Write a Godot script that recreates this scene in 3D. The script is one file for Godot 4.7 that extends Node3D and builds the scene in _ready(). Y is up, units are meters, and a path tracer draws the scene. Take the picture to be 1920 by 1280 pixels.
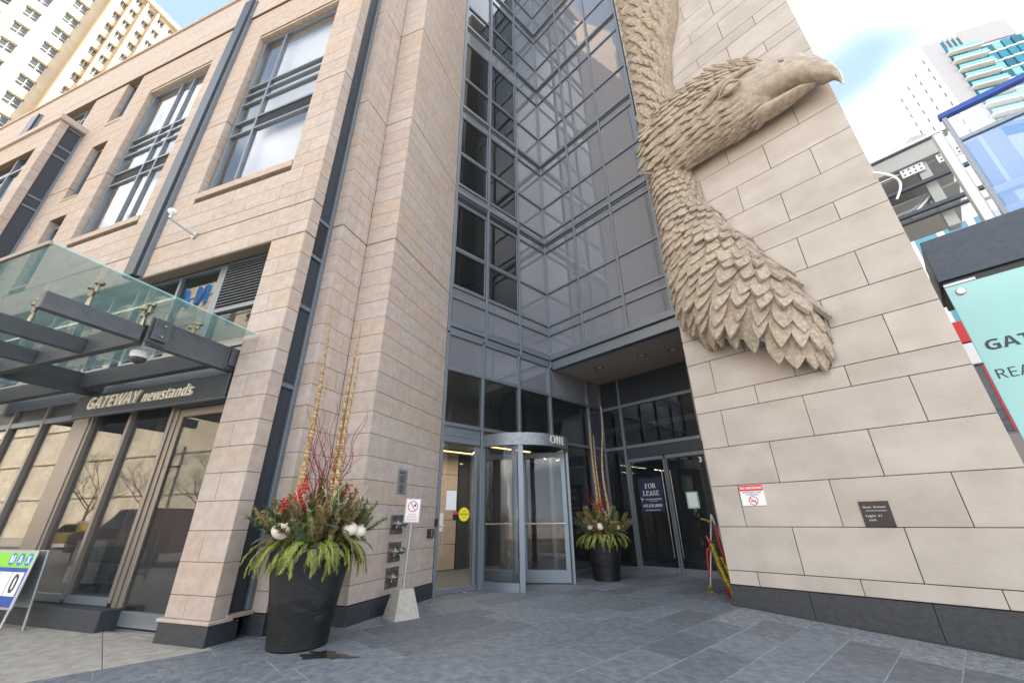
extends Node3D

# Two plan directions meet here: frame A (the street wing and the stone pier) and frame B (the glass court, the panel wall).
# In both, x runs along the front to the right, y is up, z comes towards the street; the camera stands over the origin.
const A := -19.15
const B := -46.97
var rng := RandomNumberGenerator.new()
var M := {}
var used := {}
var origin := {}
var cache := {}
var fonts := {}

# ------------------------------------------------------------------ helpers
func numbered(n: String) -> String:
	if used.has(n):
		used[n] += 1
		return "%s_%03d" % [n, used[n]]
	used[n] = 0
	return n

func turn(f: float) -> Basis:
	return Basis(Vector3.UP, deg_to_rad(f))

func to_frame(f: float, world: Vector3) -> Vector3:
	return turn(f).inverse() * world

func thing(called: String, label: String, category: String, f: float, base: Vector3, group := "") -> Node3D:
	var o := Node3D.new()
	o.name = numbered(called)
	add_child(o)
	o.basis = turn(f)
	o.position = turn(f) * base
	o.set_meta("label", label)
	o.set_meta("category", category)
	if group != "":
		o.set_meta("group", group)
	origin[o] = base
	return o

func setting(called: String, f := 0.0, base := Vector3.ZERO) -> Node3D:
	var o := Node3D.new()
	o.name = numbered(called)
	add_child(o)
	o.basis = turn(f)
	o.position = turn(f) * base
	o.set_meta("kind", "structure")
	origin[o] = base
	return o

# every part is given in the coordinates of its frame
func part(parent: Node3D, called: String, mesh: Mesh, mat: Material, at: Vector3, rot := Basis()) -> MeshInstance3D:
	var o := MeshInstance3D.new()
	o.name = called
	o.mesh = mesh
	o.material_override = mat
	o.basis = rot
	o.position = at - origin[parent]
	parent.add_child(o, true)
	origin[o] = at
	return o

func box(parent: Node3D, called: String, mat: Material, lo: Vector3, hi: Vector3, bevel := 0.0) -> MeshInstance3D:
	var s := (hi - lo).abs()
	return part(parent, called, box_mesh(s, bevel), mat, (lo + hi) / 2.0)

func box_mesh(s: Vector3, bevel := 0.0) -> Mesh:
	var key := "%d_%d_%d_%d" % [roundi(s.x * 1000), roundi(s.y * 1000), roundi(s.z * 1000), roundi(bevel * 10000)]
	if cache.has(key):
		return cache[key]
	var m: Mesh
	if bevel <= 0.0:
		var b := BoxMesh.new()
		b.size = s
		m = b
	else:
		var st := SurfaceTool.new()
		st.begin(Mesh.PRIMITIVE_TRIANGLES)
		chamfered(st, Vector3.ZERO, s, minf(bevel, minf(s.x, minf(s.y, s.z)) * 0.4))
		m = st.commit()
	cache[key] = m
	return m

func tri(st: SurfaceTool, a: Vector3, b: Vector3, c: Vector3, outward: Vector3):
	var n := (b - a).cross(c - a)
	if n.length() < 1e-12:
		return
	n = n.normalized()
	if n.dot(outward) > 0.0:
		st.set_normal(n)
		st.add_vertex(a); st.add_vertex(c); st.add_vertex(b)
	else:
		st.set_normal(-n)
		st.add_vertex(a); st.add_vertex(b); st.add_vertex(c)

func quad(st: SurfaceTool, a: Vector3, b: Vector3, c: Vector3, d: Vector3, outward: Vector3):
	tri(st, a, b, c, outward)
	tri(st, a, c, d, outward)

func plain_box(st: SurfaceTool, lo: Vector3, hi: Vector3):
	var c := (lo + hi) / 2.0
	var h := (hi - lo) / 2.0
	for ax in 3:
		for sg in [-1.0, 1.0]:
			var n := Vector3.ZERO
			n[ax] = sg
			var u := Vector3.ZERO
			u[(ax + 1) % 3] = h[(ax + 1) % 3]
			var v := Vector3.ZERO
			v[(ax + 2) % 3] = h[(ax + 2) % 3]
			var p := c + n * h[ax]
			quad(st, p - u - v, p + u - v, p + u + v, p - u + v, n)

func chamfered(st: SurfaceTool, c: Vector3, s: Vector3, b: float):
	var h := s / 2.0
	for ax in 3:
		var a1 := (ax + 1) % 3
		var a2 := (ax + 2) % 3
		for sg in [-1.0, 1.0]:
			var n := Vector3.ZERO
			n[ax] = sg
			var u := Vector3.ZERO
			u[a1] = h[a1] - b
			var v := Vector3.ZERO
			v[a2] = h[a2] - b
			var p := c + n * h[ax]
			quad(st, p - u - v, p + u - v, p + u + v, p - u + v, n)
		for s1 in [-1.0, 1.0]:
			for s2 in [-1.0, 1.0]:
				var e1 := Vector3.ZERO
				e1[a1] = s1 * h[a1]; e1[a2] = s2 * (h[a2] - b)
				var e2 := Vector3.ZERO
				e2[a1] = s1 * (h[a1] - b); e2[a2] = s2 * h[a2]
				var l := Vector3.ZERO
				l[ax] = h[ax] - b
				var o := Vector3.ZERO
				o[a1] = s1; o[a2] = s2
				quad(st, c + e1 - l, c + e1 + l, c + e2 + l, c + e2 - l, o)
	for sx in [-1.0, 1.0]:
		for sy in [-1.0, 1.0]:
			for sz in [-1.0, 1.0]:
				var k := Vector3(sx, sy, sz)
				var q := k * (h - Vector3.ONE * b)
				tri(st, c + q + Vector3(sx * b, 0, 0), c + q + Vector3(0, sy * b, 0), c + q + Vector3(0, 0, sz * b), k)

func begin() -> SurfaceTool:
	var st := SurfaceTool.new()
	st.begin(Mesh.PRIMITIVE_TRIANGLES)
	return st

# a smooth tube through points with a radius at each; points in part coordinates
func tube(st: SurfaceTool, pts: Array, radii: Array, sides := 8, cap := true):
	var rings := []
	var ref := Vector3(0.31, 0.17, 0.93).normalized()
	for i in pts.size():
		var t: Vector3 = (pts[mini(i + 1, pts.size() - 1)] - pts[maxi(i - 1, 0)])
		t = t.normalized()
		var u := t.cross(ref)
		if u.length() < 0.05:
			u = t.cross(Vector3.RIGHT)
		u = u.normalized()
		var v := t.cross(u)
		ref = v.cross(t) if false else ref
		var ring := []
		for k in sides:
			var a := TAU * k / sides
			ring.append([pts[i] + (u * cos(a) + v * sin(a)) * float(radii[i]), u * cos(a) + v * sin(a)])
		rings.append(ring)
	for i in rings.size() - 1:
		for k in sides:
			var k2 := (k + 1) % sides
			for q in [[rings[i][k], rings[i + 1][k], rings[i + 1][k2]], [rings[i][k], rings[i + 1][k2], rings[i][k2]]]:
				smooth_tri(st, q[0], q[1], q[2])
	if cap:
		for e in [0, rings.size() - 1]:
			var n: Vector3 = (pts[0] - pts[1]) if e == 0 else (pts[-1] - pts[-2])
			for k in range(1, sides - 1):
				tri(st, rings[e][0][0], rings[e][k][0], rings[e][k + 1][0], n)

func smooth_tri(st: SurfaceTool, a: Array, b: Array, c: Array):
	var n: Vector3 = (b[0] - a[0]).cross(c[0] - a[0])
	var order := [a, b, c] if n.dot(a[1] + b[1] + c[1]) < 0.0 else [a, c, b]
	for q in order:
		st.set_normal(q[1])
		st.add_vertex(q[0])

# a grid of points (rows of equal length) drawn smooth, with normals turned to the side that OUT points at
func sheet(st: SurfaceTool, g: Array, away_from: Array, closed := false):
	var nr := g.size()
	var nc: int = g[0].size()
	var ns := []
	for i in nr:
		var row := []
		for j in nc:
			var jm := (j - 1 + nc) % nc if closed else maxi(j - 1, 0)
			var jp := (j + 1) % nc if closed else mini(j + 1, nc - 1)
			var du: Vector3 = g[mini(i + 1, nr - 1)][j] - g[maxi(i - 1, 0)][j]
			var dv: Vector3 = g[i][jp] - g[i][jm]
			var n := du.cross(dv)
			n = n.normalized() if n.length() > 1e-9 else Vector3.UP
			if n.dot(g[i][j] - away_from[i]) < 0.0:
				n = -n
			row.append(n)
		ns.append(row)
	for i in nr - 1:
		for j in (nc if closed else nc - 1):
			var j2 := (j + 1) % nc
			smooth_tri(st, [g[i][j], ns[i][j]], [g[i + 1][j], ns[i + 1][j]], [g[i + 1][j2], ns[i + 1][j2]])
			smooth_tri(st, [g[i][j], ns[i][j]], [g[i + 1][j2], ns[i + 1][j2]], [g[i][j2], ns[i][j2]])

# a turned shape round y; profile of [radius, height]
func lathe(st: SurfaceTool, c: Vector3, prof: Array, sides := 32):
	var g := []
	var mid := []
	for p in prof:
		var row := []
		for k in sides:
			var a := TAU * k / sides
			row.append(c + Vector3(cos(a) * p[0], p[1], sin(a) * p[0]))
		g.append(row)
		mid.append(c + Vector3(0, p[1], 0))
	for i in g.size() - 1:
		for j in sides:
			var j2 := (j + 1) % sides
			var out: Vector3 = g[i][j] + g[i + 1][j2] - mid[i] - mid[i + 1]
			var dr: float = prof[i + 1][0] - prof[i][0]
			var dy: float = prof[i + 1][1] - prof[i][1]
			var rad1 := Vector3(cos(TAU * j / sides), 0, sin(TAU * j / sides))
			var rad2 := Vector3(cos(TAU * j2 / sides), 0, sin(TAU * j2 / sides))
			var n1 := (rad1 * dy - Vector3.UP * dr).normalized()
			var n2 := (rad2 * dy - Vector3.UP * dr).normalized()
			smooth_tri(st, [g[i][j], n1], [g[i + 1][j], n1], [g[i + 1][j2], n2])
			smooth_tri(st, [g[i][j], n1], [g[i + 1][j2], n2], [g[i][j2], n2])

func ball(st: SurfaceTool, c: Vector3, r: Vector3, seg := 12, rings := 8, rot := Basis()):
	var g := []
	var mid := []
	for i in rings + 1:
		var row := []
		var p := PI * i / rings
		for k in seg:
			var a := TAU * k / seg
			row.append(c + rot * (Vector3(sin(p) * cos(a), cos(p), sin(p) * sin(a)) * r))
		g.append(row)
		mid.append(c)
	for i in rings:
		for j in seg:
			var j2 := (j + 1) % seg
			var q := [g[i][j], g[i + 1][j], g[i + 1][j2], g[i][j2]]
			var nn := []
			for v in q:
				nn.append([v, (v - c).normalized()])
			if i > 0:
				smooth_tri(st, nn[0], nn[1], nn[3])
			smooth_tri(st, nn[1], nn[2], nn[3])

func words(parent: Node3D, called: String, s: String, mat: Material, at: Vector3, cap: float, depth := 0.002, rot := Basis(), face := "Droid Sans", weight := 400, squeeze := 1.0, slant := false) -> MeshInstance3D:
	var key := "%s%d%s" % [face, weight, slant]
	if not fonts.has(key):
		var f := SystemFont.new()
		f.font_names = PackedStringArray([face])
		f.font_weight = weight
		f.font_italic = slant
		fonts[key] = f
	var t := TextMesh.new()
	t.text = s
	t.font = fonts[key]
	t.font_size = 64
	t.pixel_size = cap / (0.714 * 64.0)
	t.depth = depth
	return part(parent, called, t, mat, at, rot.scaled_local(Vector3(squeeze, 1, 1)))

# ------------------------------------------------------------------ materials
func noise_image(seed_: int, freq: float, oct: int, size: int, kind := FastNoiseLite.TYPE_SIMPLEX_SMOOTH) -> Image:
	var n := FastNoiseLite.new()
	n.seed = seed_
	n.noise_type = kind
	n.frequency = freq
	n.fractal_type = FastNoiseLite.FRACTAL_FBM if oct > 1 else FastNoiseLite.FRACTAL_NONE
	n.fractal_octaves = oct
	return n.get_seamless_image(size, size)

# coarse patches and fine grain mixed between two tones
func mottle(seed_: int, lo: Color, hi: Color, coarse: float, fine: float, share := 0.5, size := 256, stretch := 1) -> ImageTexture:
	var a := noise_image(seed_, coarse, 4, size)
	var b := noise_image(seed_ + 7, fine, 2, size)
	var im := Image.create(size, size, true, Image.FORMAT_RGB8)
	for y in size:
		for x in size:
			var t := a.get_pixel(x, y).r * (1.0 - share) + b.get_pixel(x, (y * stretch) % size).r * share
			im.set_pixel(x, y, lo.lerp(hi, clampf((t - 0.5) * 1.8 + 0.5, 0, 1)))
	im.generate_mipmaps()
	return ImageTexture.create_from_image(im)

func bump(seed_: int, freq: float, oct: int, strength: float, size := 256) -> ImageTexture:
	var im := noise_image(seed_, freq, oct, size)
	im.convert(Image.FORMAT_RGBA8)
	im.bump_map_to_normal_map(strength)
	im.generate_mipmaps()
	return ImageTexture.create_from_image(im)

func lin(r: float, g: float, b: float) -> Color:
	return Color(r, g, b).linear_to_srgb()

func paint(c: Color, rough := 0.6, metal := 0.0) -> StandardMaterial3D:
	var m := StandardMaterial3D.new()
	m.albedo_color = c
	m.roughness = rough
	m.metallic = metal
	return m

func textured(c: Color, t: Texture2D, scale: float, rough: float, normal: Texture2D = null, depth := 0.5, offset := Vector3.ZERO) -> StandardMaterial3D:
	var m := paint(c, rough)
	m.albedo_texture = t
	m.uv1_triplanar = true
	m.uv1_world_triplanar = true
	m.uv1_scale = Vector3.ONE * scale
	m.uv1_offset = offset
	if normal != null:
		m.normal_enabled = true
		m.normal_texture = normal
		m.normal_scale = depth
	return m

func glass(c: Color, alpha: float, rough := 0.0) -> StandardMaterial3D:
	var m := paint(Color(c.r, c.g, c.b, alpha), rough)
	m.transparency = BaseMaterial3D.TRANSPARENCY_ALPHA
	m.metallic_specular = 0.5
	return m

func materials():
	var stone_t := mottle(3, Color(0.90, 0.875, 0.855), Color(1, 1, 1), 0.012, 0.11, 0.4, 512)
	var stone_n := bump(5, 0.09, 3, 1.2, 256)
	var tones := [lin(0.50, 0.42, 0.366), lin(0.485, 0.402, 0.344), lin(0.51, 0.437, 0.39), lin(0.472, 0.397, 0.347), lin(0.49, 0.422, 0.38), lin(0.495, 0.40, 0.33)]
	M.stone = []
	for i in tones.size():
		M.stone.append(textured(tones[i], stone_t, 0.8, 0.85, stone_n, 0.25, Vector3(i * 0.37, i * 0.21, i * 0.53)))
	M.mortar = paint(lin(0.20, 0.145, 0.105), 0.95)
	var panel_t := mottle(21, Color(0.89, 0.88, 0.865), Color(1, 1, 1), 0.006, 0.05, 0.35, 512, 6)
	M.panel = []
	for i in 4:
		var k := 1.0 - 0.025 * i
		M.panel.append(textured(lin(0.50 * k, 0.447 * k, 0.402 * k), panel_t, 0.5, 0.5, null, 0, Vector3(i * 0.31, i * 0.17, i * 0.41)))
	M.joint = paint(lin(0.03, 0.028, 0.025), 0.9)
	var granite_t := mottle(31, Color(0.62, 0.64, 0.68), Color(1, 1, 1), 0.03, 0.3, 0.55, 512)
	M.granite = textured(lin(0.055, 0.06, 0.066), granite_t, 0.9, 0.55, bump(33, 0.2, 2, 1.0), 0.2)
	var slate_t := mottle(41, Color(0.72, 0.74, 0.77), Color(1, 1, 1), 0.02, 0.22, 0.45, 512)
	var slate_n := bump(43, 0.08, 4, 2.2, 256)
	M.paver = []
	for i in 5:
		var k: float = [1.0, 0.80, 1.18, 0.90, 1.08][i]
		M.paver.append(textured(lin(0.18 * k, 0.192 * k, 0.21 * k), slate_t, 0.7, 0.6, slate_n, 0.5, Vector3(i * 0.29, i * 0.13, i * 0.47)))
	M.paver_salt = textured(lin(0.30, 0.31, 0.325), mottle(47, Color(0.55, 0.56, 0.58), Color(1, 1, 1), 0.03, 0.05, 0.6, 512, 5), 0.6, 0.85, slate_n, 0.5)
	M.paver_joint = textured(lin(0.36, 0.355, 0.35), slate_t, 0.35, 0.95)
	var conc_t := mottle(51, Color(0.80, 0.79, 0.775), Color(1, 1, 1), 0.02, 0.3, 0.5, 512)
	M.concrete = textured(lin(0.40, 0.375, 0.335), conc_t, 0.5, 0.9, bump(53, 0.25, 3, 1.5), 0.4)
	M.white_concrete = textured(lin(0.52, 0.48, 0.41), conc_t, 1.4, 0.85, bump(54, 0.2, 3, 1.5), 0.4)
	M.asphalt = textured(lin(0.06, 0.06, 0.062), conc_t, 0.6, 0.9)
	M.frame = paint(lin(0.19, 0.215, 0.245), 0.4, 0.5)
	M.frame_dark = paint(lin(0.045, 0.055, 0.07), 0.42, 0.3)
	M.bronze = paint(lin(0.23, 0.20, 0.175), 0.38, 0.5)
	M.beam = textured(lin(0.105, 0.118, 0.135), conc_t, 0.7, 0.5)
	M.steel = paint(lin(0.55, 0.54, 0.52), 0.25, 1.0)
	M.brass = paint(lin(0.45, 0.40, 0.30), 0.32, 1.0)
	M.galvan = paint(lin(0.45, 0.47, 0.48), 0.45, 0.8)
	M.fascia = textured(lin(0.27, 0.29, 0.32), conc_t, 0.9, 0.4)
	M.fascia.metallic = 0.5
	M.louvre = paint(lin(0.09, 0.10, 0.115), 0.5, 0.4)
	M.pane = glass(lin(0.02, 0.025, 0.03), 0.30)
	M.pane_clear = glass(lin(0.03, 0.04, 0.04), 0.08)
	M.pane_dark = glass(lin(0.015, 0.018, 0.02), 0.45)
	M.canopy_glass = glass(lin(0.45, 0.74, 0.72), 0.36, 0.05)
	M.canopy_glass.backlight = Color(0.35, 0.48, 0.47)
	M.blue_glass = glass(lin(0.05, 0.22, 0.55), 0.45)
	M.spandrel = paint(lin(0.165, 0.172, 0.195), 0.03)
	M.spandrel.metallic_specular = 0.75
	M.spandrel.clearcoat_enabled = true
	M.spandrel.clearcoat = 0.5
	M.spandrel.clearcoat_roughness = 0.0
	M.spandrel_dark = paint(lin(0.05, 0.055, 0.065), 0.05)
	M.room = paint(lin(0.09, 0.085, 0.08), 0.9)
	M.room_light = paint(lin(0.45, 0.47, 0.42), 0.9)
	M.core = paint(lin(0.30, 0.27, 0.24), 0.9)
	M.soffit = paint(lin(0.42, 0.37, 0.33), 0.8)
	M.sky_white = paint(lin(0.80, 0.80, 0.81), 0.8)  # white of mirrored sky for window backing; pale shop shelves share it
	M.white = paint(lin(0.78, 0.78, 0.77), 0.45)
	M.red = paint(lin(0.62, 0.03, 0.035), 0.5)
	M.black = paint(lin(0.02, 0.02, 0.02), 0.5)
	M.yellow = paint(lin(0.85, 0.72, 0.02), 0.5)
	M.navy = paint(lin(0.012, 0.02, 0.06), 0.45)
	M.plaque = paint(lin(0.03, 0.026, 0.03), 0.35, 0.4)
	M.letter = paint(lin(0.74, 0.67, 0.54), 0.4, 0.1)
	M.green = paint(lin(0.20, 0.62, 0.03), 0.5)
	M.blue = paint(lin(0.01, 0.06, 0.32), 0.5)
	M.teal = paint(lin(0.30, 0.55, 0.53), 0.12)
	M.kiosk = textured(lin(0.04, 0.058, 0.09), granite_t, 0.6, 0.4)
	var sculpt_t := mottle(61, Color(0.70, 0.67, 0.64), Color(1, 1, 1), 0.02, 0.2, 0.4, 512)
	var sculpt_n := bump(63, 0.13, 4, 2.4, 256)
	M.feather = []
	for i in 4:
		var k: float = [1.0, 0.92, 1.05, 0.86][i]
		M.feather.append(textured(lin(0.54 * k, 0.462 * k, 0.375 * k), sculpt_t, 1.1, 0.85, sculpt_n, 0.6, Vector3(i * 0.33, i * 0.2, i * 0.11)))
	M.beak = textured(lin(0.54, 0.465, 0.385), sculpt_t, 0.6, 0.6, sculpt_n, 0.2)

# ------------------------------------------------------------------ camera, sky, sun
func sky_texture() -> ImageTexture:
	var w := 1024
	var h := 512
	var n := FastNoiseLite.new()
	n.seed = 606
	n.frequency = 1.15
	n.fractal_octaves = 5
	n.fractal_gain = 0.42
	n.fractal_type = FastNoiseLite.FRACTAL_FBM
	var im := Image.create(w, h, false, Image.FORMAT_RGBF)
	for y in h:
		var el := PI * (0.5 - (y + 0.5) / h)
		for x in w:
			var az := TAU * (x + 0.5) / w
			var d := Vector3(cos(el) * sin(az), sin(el), -cos(el) * cos(az))
			var up := maxf(0.0, d.y)
			var c := Vector3(0.155, 0.215, 0.30).lerp(Vector3(0.50, 0.56, 0.64), pow(1.0 - up, 3.0))
			var q := d / (0.35 + up)
			var v := n.get_noise_3d(q.x * 1.2, q.y * 1.2 + 3.1, q.z * 1.2) + 0.12
			var k := smoothstep(-0.05, 0.48, v)
			c = c.lerp(Vector3(1.12, 1.15, 1.20), k)
			if d.y < 0.0:
				c = c.lerp(Vector3(0.35, 0.34, 0.33), clampf(-d.y * 6.0, 0, 1))
			im.set_pixel(x, y, Color(c.x, c.y, c.z))
	return ImageTexture.create_from_image(im)

func stage():
	var cam := Camera3D.new()
	cam.name = "camera"
	add_child(cam)
	cam.position = Vector3(0, 1.25, 0)
	cam.basis = Basis(Vector3.RIGHT, deg_to_rad(23.963)) * Basis(Vector3.BACK, deg_to_rad(-0.697))
	cam.fov = 80.85
	cam.far = 2000.0
	cam.current = true
	var we := WorldEnvironment.new()
	we.name = "environment"
	var e := Environment.new()
	e.background_mode = Environment.BG_SKY
	var sky := Sky.new()
	var pm := PanoramaSkyMaterial.new()
	pm.panorama = sky_texture()
	pm.energy_multiplier = 1.0
	sky.sky_material = pm
	e.sky = sky
	e.tonemap_mode = Environment.TONE_MAPPER_LINEAR
	e.tonemap_exposure = 3.85
	e.sdfgi_enabled = true
	e.ssao_enabled = true
	e.ssil_enabled = true
	we.environment = e
	add_child(we)
	var sun := DirectionalLight3D.new()
	sun.name = "sun"
	sun.light_energy = 1.6
	sun.light_color = Color(1.0, 0.95, 0.87)
	sun.light_angular_distance = 0.5
	sun.shadow_enabled = true
	var az := deg_to_rad(66.0)
	var el := deg_to_rad(40.0)
	var to_sun := Vector3(sin(az) * cos(el), sin(el), -cos(az) * cos(el))
	add_child(sun)
	sun.basis = Basis.looking_at(-to_sun, Vector3.UP)

# ------------------------------------------------------------------ masonry
# Lays stones in courses on an upright face. along: "x" (face looks to +z) or "z" (face looks to +x); face: where the face stands.
# ys: heights of the course joints; wide: joints in that list that are deep shadow lines; holes: [a0, a1, y0, y1]; span: [[a0,a1] of even, of odd courses]; deep: depth of the stones in even, odd courses
func masonry(owner_: Node3D, along: String, face: float, span: Array, ys: Array, holes: Array, length: float, ref: float, deep: Array, mats: Array, gap: float, rest: SurfaceTool, keep: Callable, backing: SurfaceTool, wide := [], called := "stone_block"):
	var o: Vector3 = origin[owner_]
	for i in ys.size() - 1:
		var y0: float = ys[i]
		var y1: float = ys[i + 1]
		var par: int = i % 2
		var cuts := [[span[par][0], span[par][1]]]
		for h in holes:
			if (y0 + y1) / 2.0 > h[2] and (y0 + y1) / 2.0 < h[3]:
				var next := []
				for c in cuts:
					if h[0] > c[0] + 0.02:
						next.append([c[0], minf(c[1], h[0])])
					if h[1] < c[1] - 0.02:
						next.append([maxf(c[0], h[1]), c[1]])
				cuts = next
		var low := y0 + (0.024 if y0 in wide else gap / 2.0)
		for c in cuts:
			if c[1] - c[0] < 0.03:
				continue
			var d: float = deep[par]
			# the dark bed behind the stones, 12 mm back from every face
			if along == "x":
				plain_box(backing, Vector3(c[0] + 0.012, y0 - 0.001, face - d + 0.013) - o, Vector3(c[1] - 0.012, y1 + 0.001, face - 0.012) - o)
			else:
				plain_box(backing, Vector3(face - d + 0.013, y0 - 0.001, c[0] + 0.012) - o, Vector3(face - 0.012, y1 + 0.001, c[1] - 0.012) - o)
			var marks := [c[0]]
			var a := ref + (length / 2.0 if par == 1 else 0.0)
			var k := ceili((c[0] + 0.1 - a) / length)
			while a + k * length < c[1] - 0.1:
				marks.append(a + k * length)
				k += 1
			marks.append(c[1])
			for j in marks.size() - 1:
				var s: float = marks[j] + (gap / 2.0 if j > 0 else 0.0)
				var t: float = marks[j + 1] - (gap / 2.0 if j < marks.size() - 2 else 0.0)
				var out := rng.randf_range(-0.0015, 0.0015)
				var lo: Vector3
				var hi: Vector3
				if along == "x":
					lo = Vector3(s, low, face - d); hi = Vector3(t, y1 - gap / 2.0, face + out)
				else:
					lo = Vector3(face - d, low, s); hi = Vector3(face + out, y1 - gap / 2.0, t)
				var mat: Material = mats[rng.randi() % mats.size()]
				if keep.call((lo + hi) / 2.0):
					var b := part(owner_, called, box_mesh(Vector3(snappedf(hi.x - lo.x, 0.002), snappedf(hi.y - lo.y, 0.002), snappedf(hi.z - lo.z, 0.002)), 0.004), mat, (lo + hi) / 2.0)
					b.name = b.name
				else:
					chamfered(rest, (lo + hi) / 2.0 - o, hi - lo, 0.004)

func steps(y0: float, y1: float, h: float, first := 0.0) -> Array:
	var a := [y0]
	var y := y0 + (first if first > 0.0 else h)
	while y < y1 - 0.05:
		a.append(snappedf(y, 0.001))
		y += h
	a.append(y1)
	return a

func stuff(owner_: Node3D, called: String, st: SurfaceTool, mat: Material, joined := true) -> MeshInstance3D:
	var o := part(owner_, called, st.commit(), mat, origin[owner_])
	if joined:
		o.set_meta("kind", "stuff")
	return o

# a framed window of panes: xs and ys are the bar lines, all at depth z (frame A or B, looking to +z)
func window(owner_: Node3D, z: float, xs: Array, ys: Array, bar: float, thick: float, mf: Material, mp, label_blind := {}):
	var w := Node3D.new()
	w.name = "window"
	owner_.add_child(w, true)
	w.position = Vector3(xs[0], ys[0], z) - origin[owner_]
	origin[w] = Vector3(xs[0], ys[0], z)
	for i in xs.size():
		var b := bar * (1.3 if i == 0 or i == xs.size() - 1 else 1.0)
		box(w, "mullion", mf, Vector3(xs[i] - b / 2, ys[0], z - thick / 2), Vector3(xs[i] + b / 2, ys[-1], z + thick / 2), 0.003)
	for j in ys.size():
		for i in xs.size() - 1:
			box(w, "transom", mf, Vector3(xs[i] + bar / 2, ys[j] - bar / 2, z - thick / 2 + 0.004), Vector3(xs[i + 1] - bar / 2, ys[j] + bar / 2, z + thick / 2 - 0.004), 0.003)
	for j in ys.size() - 1:
		for i in xs.size() - 1:
			var k := "%d_%d" % [i, j]
			var lo := Vector3(xs[i] + bar / 2, ys[j] + bar / 2, z - 0.012)
			var hi := Vector3(xs[i + 1] - bar / 2, ys[j + 1] - bar / 2, z)
			if label_blind.get(k, "") == "louvre":
				louvre(w, "x", z + 0.012, lo.x, hi.x, lo.y, hi.y, 0.05)
			elif label_blind.get(k, "") != "none":
				box(w, "pane", mp, lo, hi)
	return w

func louvre(owner_: Node3D, along: String, face: float, a0: float, a1: float, y0: float, y1: float, pitch: float):
	var o: Vector3 = origin[owner_]
	var st := begin()
	var n := int((y1 - y0) / pitch)
	for i in n:
		var y := y0 + (i + 0.5) * (y1 - y0) / n
		var t := (y1 - y0) / n
		if along == "x":
			quad(st, Vector3(a0, y - t * 0.5, face) - o, Vector3(a1, y - t * 0.5, face) - o, Vector3(a1, y + t * 0.35, face - 0.05) - o, Vector3(a0, y + t * 0.35, face - 0.05) - o, Vector3(0, 1, 1))
			plain_box(st, Vector3(a0, y - t * 0.55, face - 0.004) - o, Vector3(a1, y - t * 0.2, face) - o)
		else:
			quad(st, Vector3(face, y - t * 0.5, a0) - o, Vector3(face, y - t * 0.5, a1) - o, Vector3(face - 0.05, y + t * 0.35, a1) - o, Vector3(face - 0.05, y + t * 0.35, a0) - o, Vector3(1, 1, 0))
			plain_box(st, Vector3(face - 0.004, y - t * 0.55, a0) - o, Vector3(face, y - t * 0.2, a1) - o)
	if along == "x":
		plain_box(st, Vector3(a0, y0, face - 0.09) - o, Vector3(a1, y1, face - 0.07) - o)
	else:
		plain_box(st, Vector3(face - 0.09, y0, a0) - o, Vector3(face - 0.07, y1, a1) - o)
	part(owner_, "louvre", st.commit(), M.louvre, o)

# ------------------------------------------------------------------ ground
func ground_y(w: Vector3) -> float:
	var x := to_frame(B, w).x
	return maxf(-0.36, -0.055 * maxf(0.0, x + 3.4))

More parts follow.
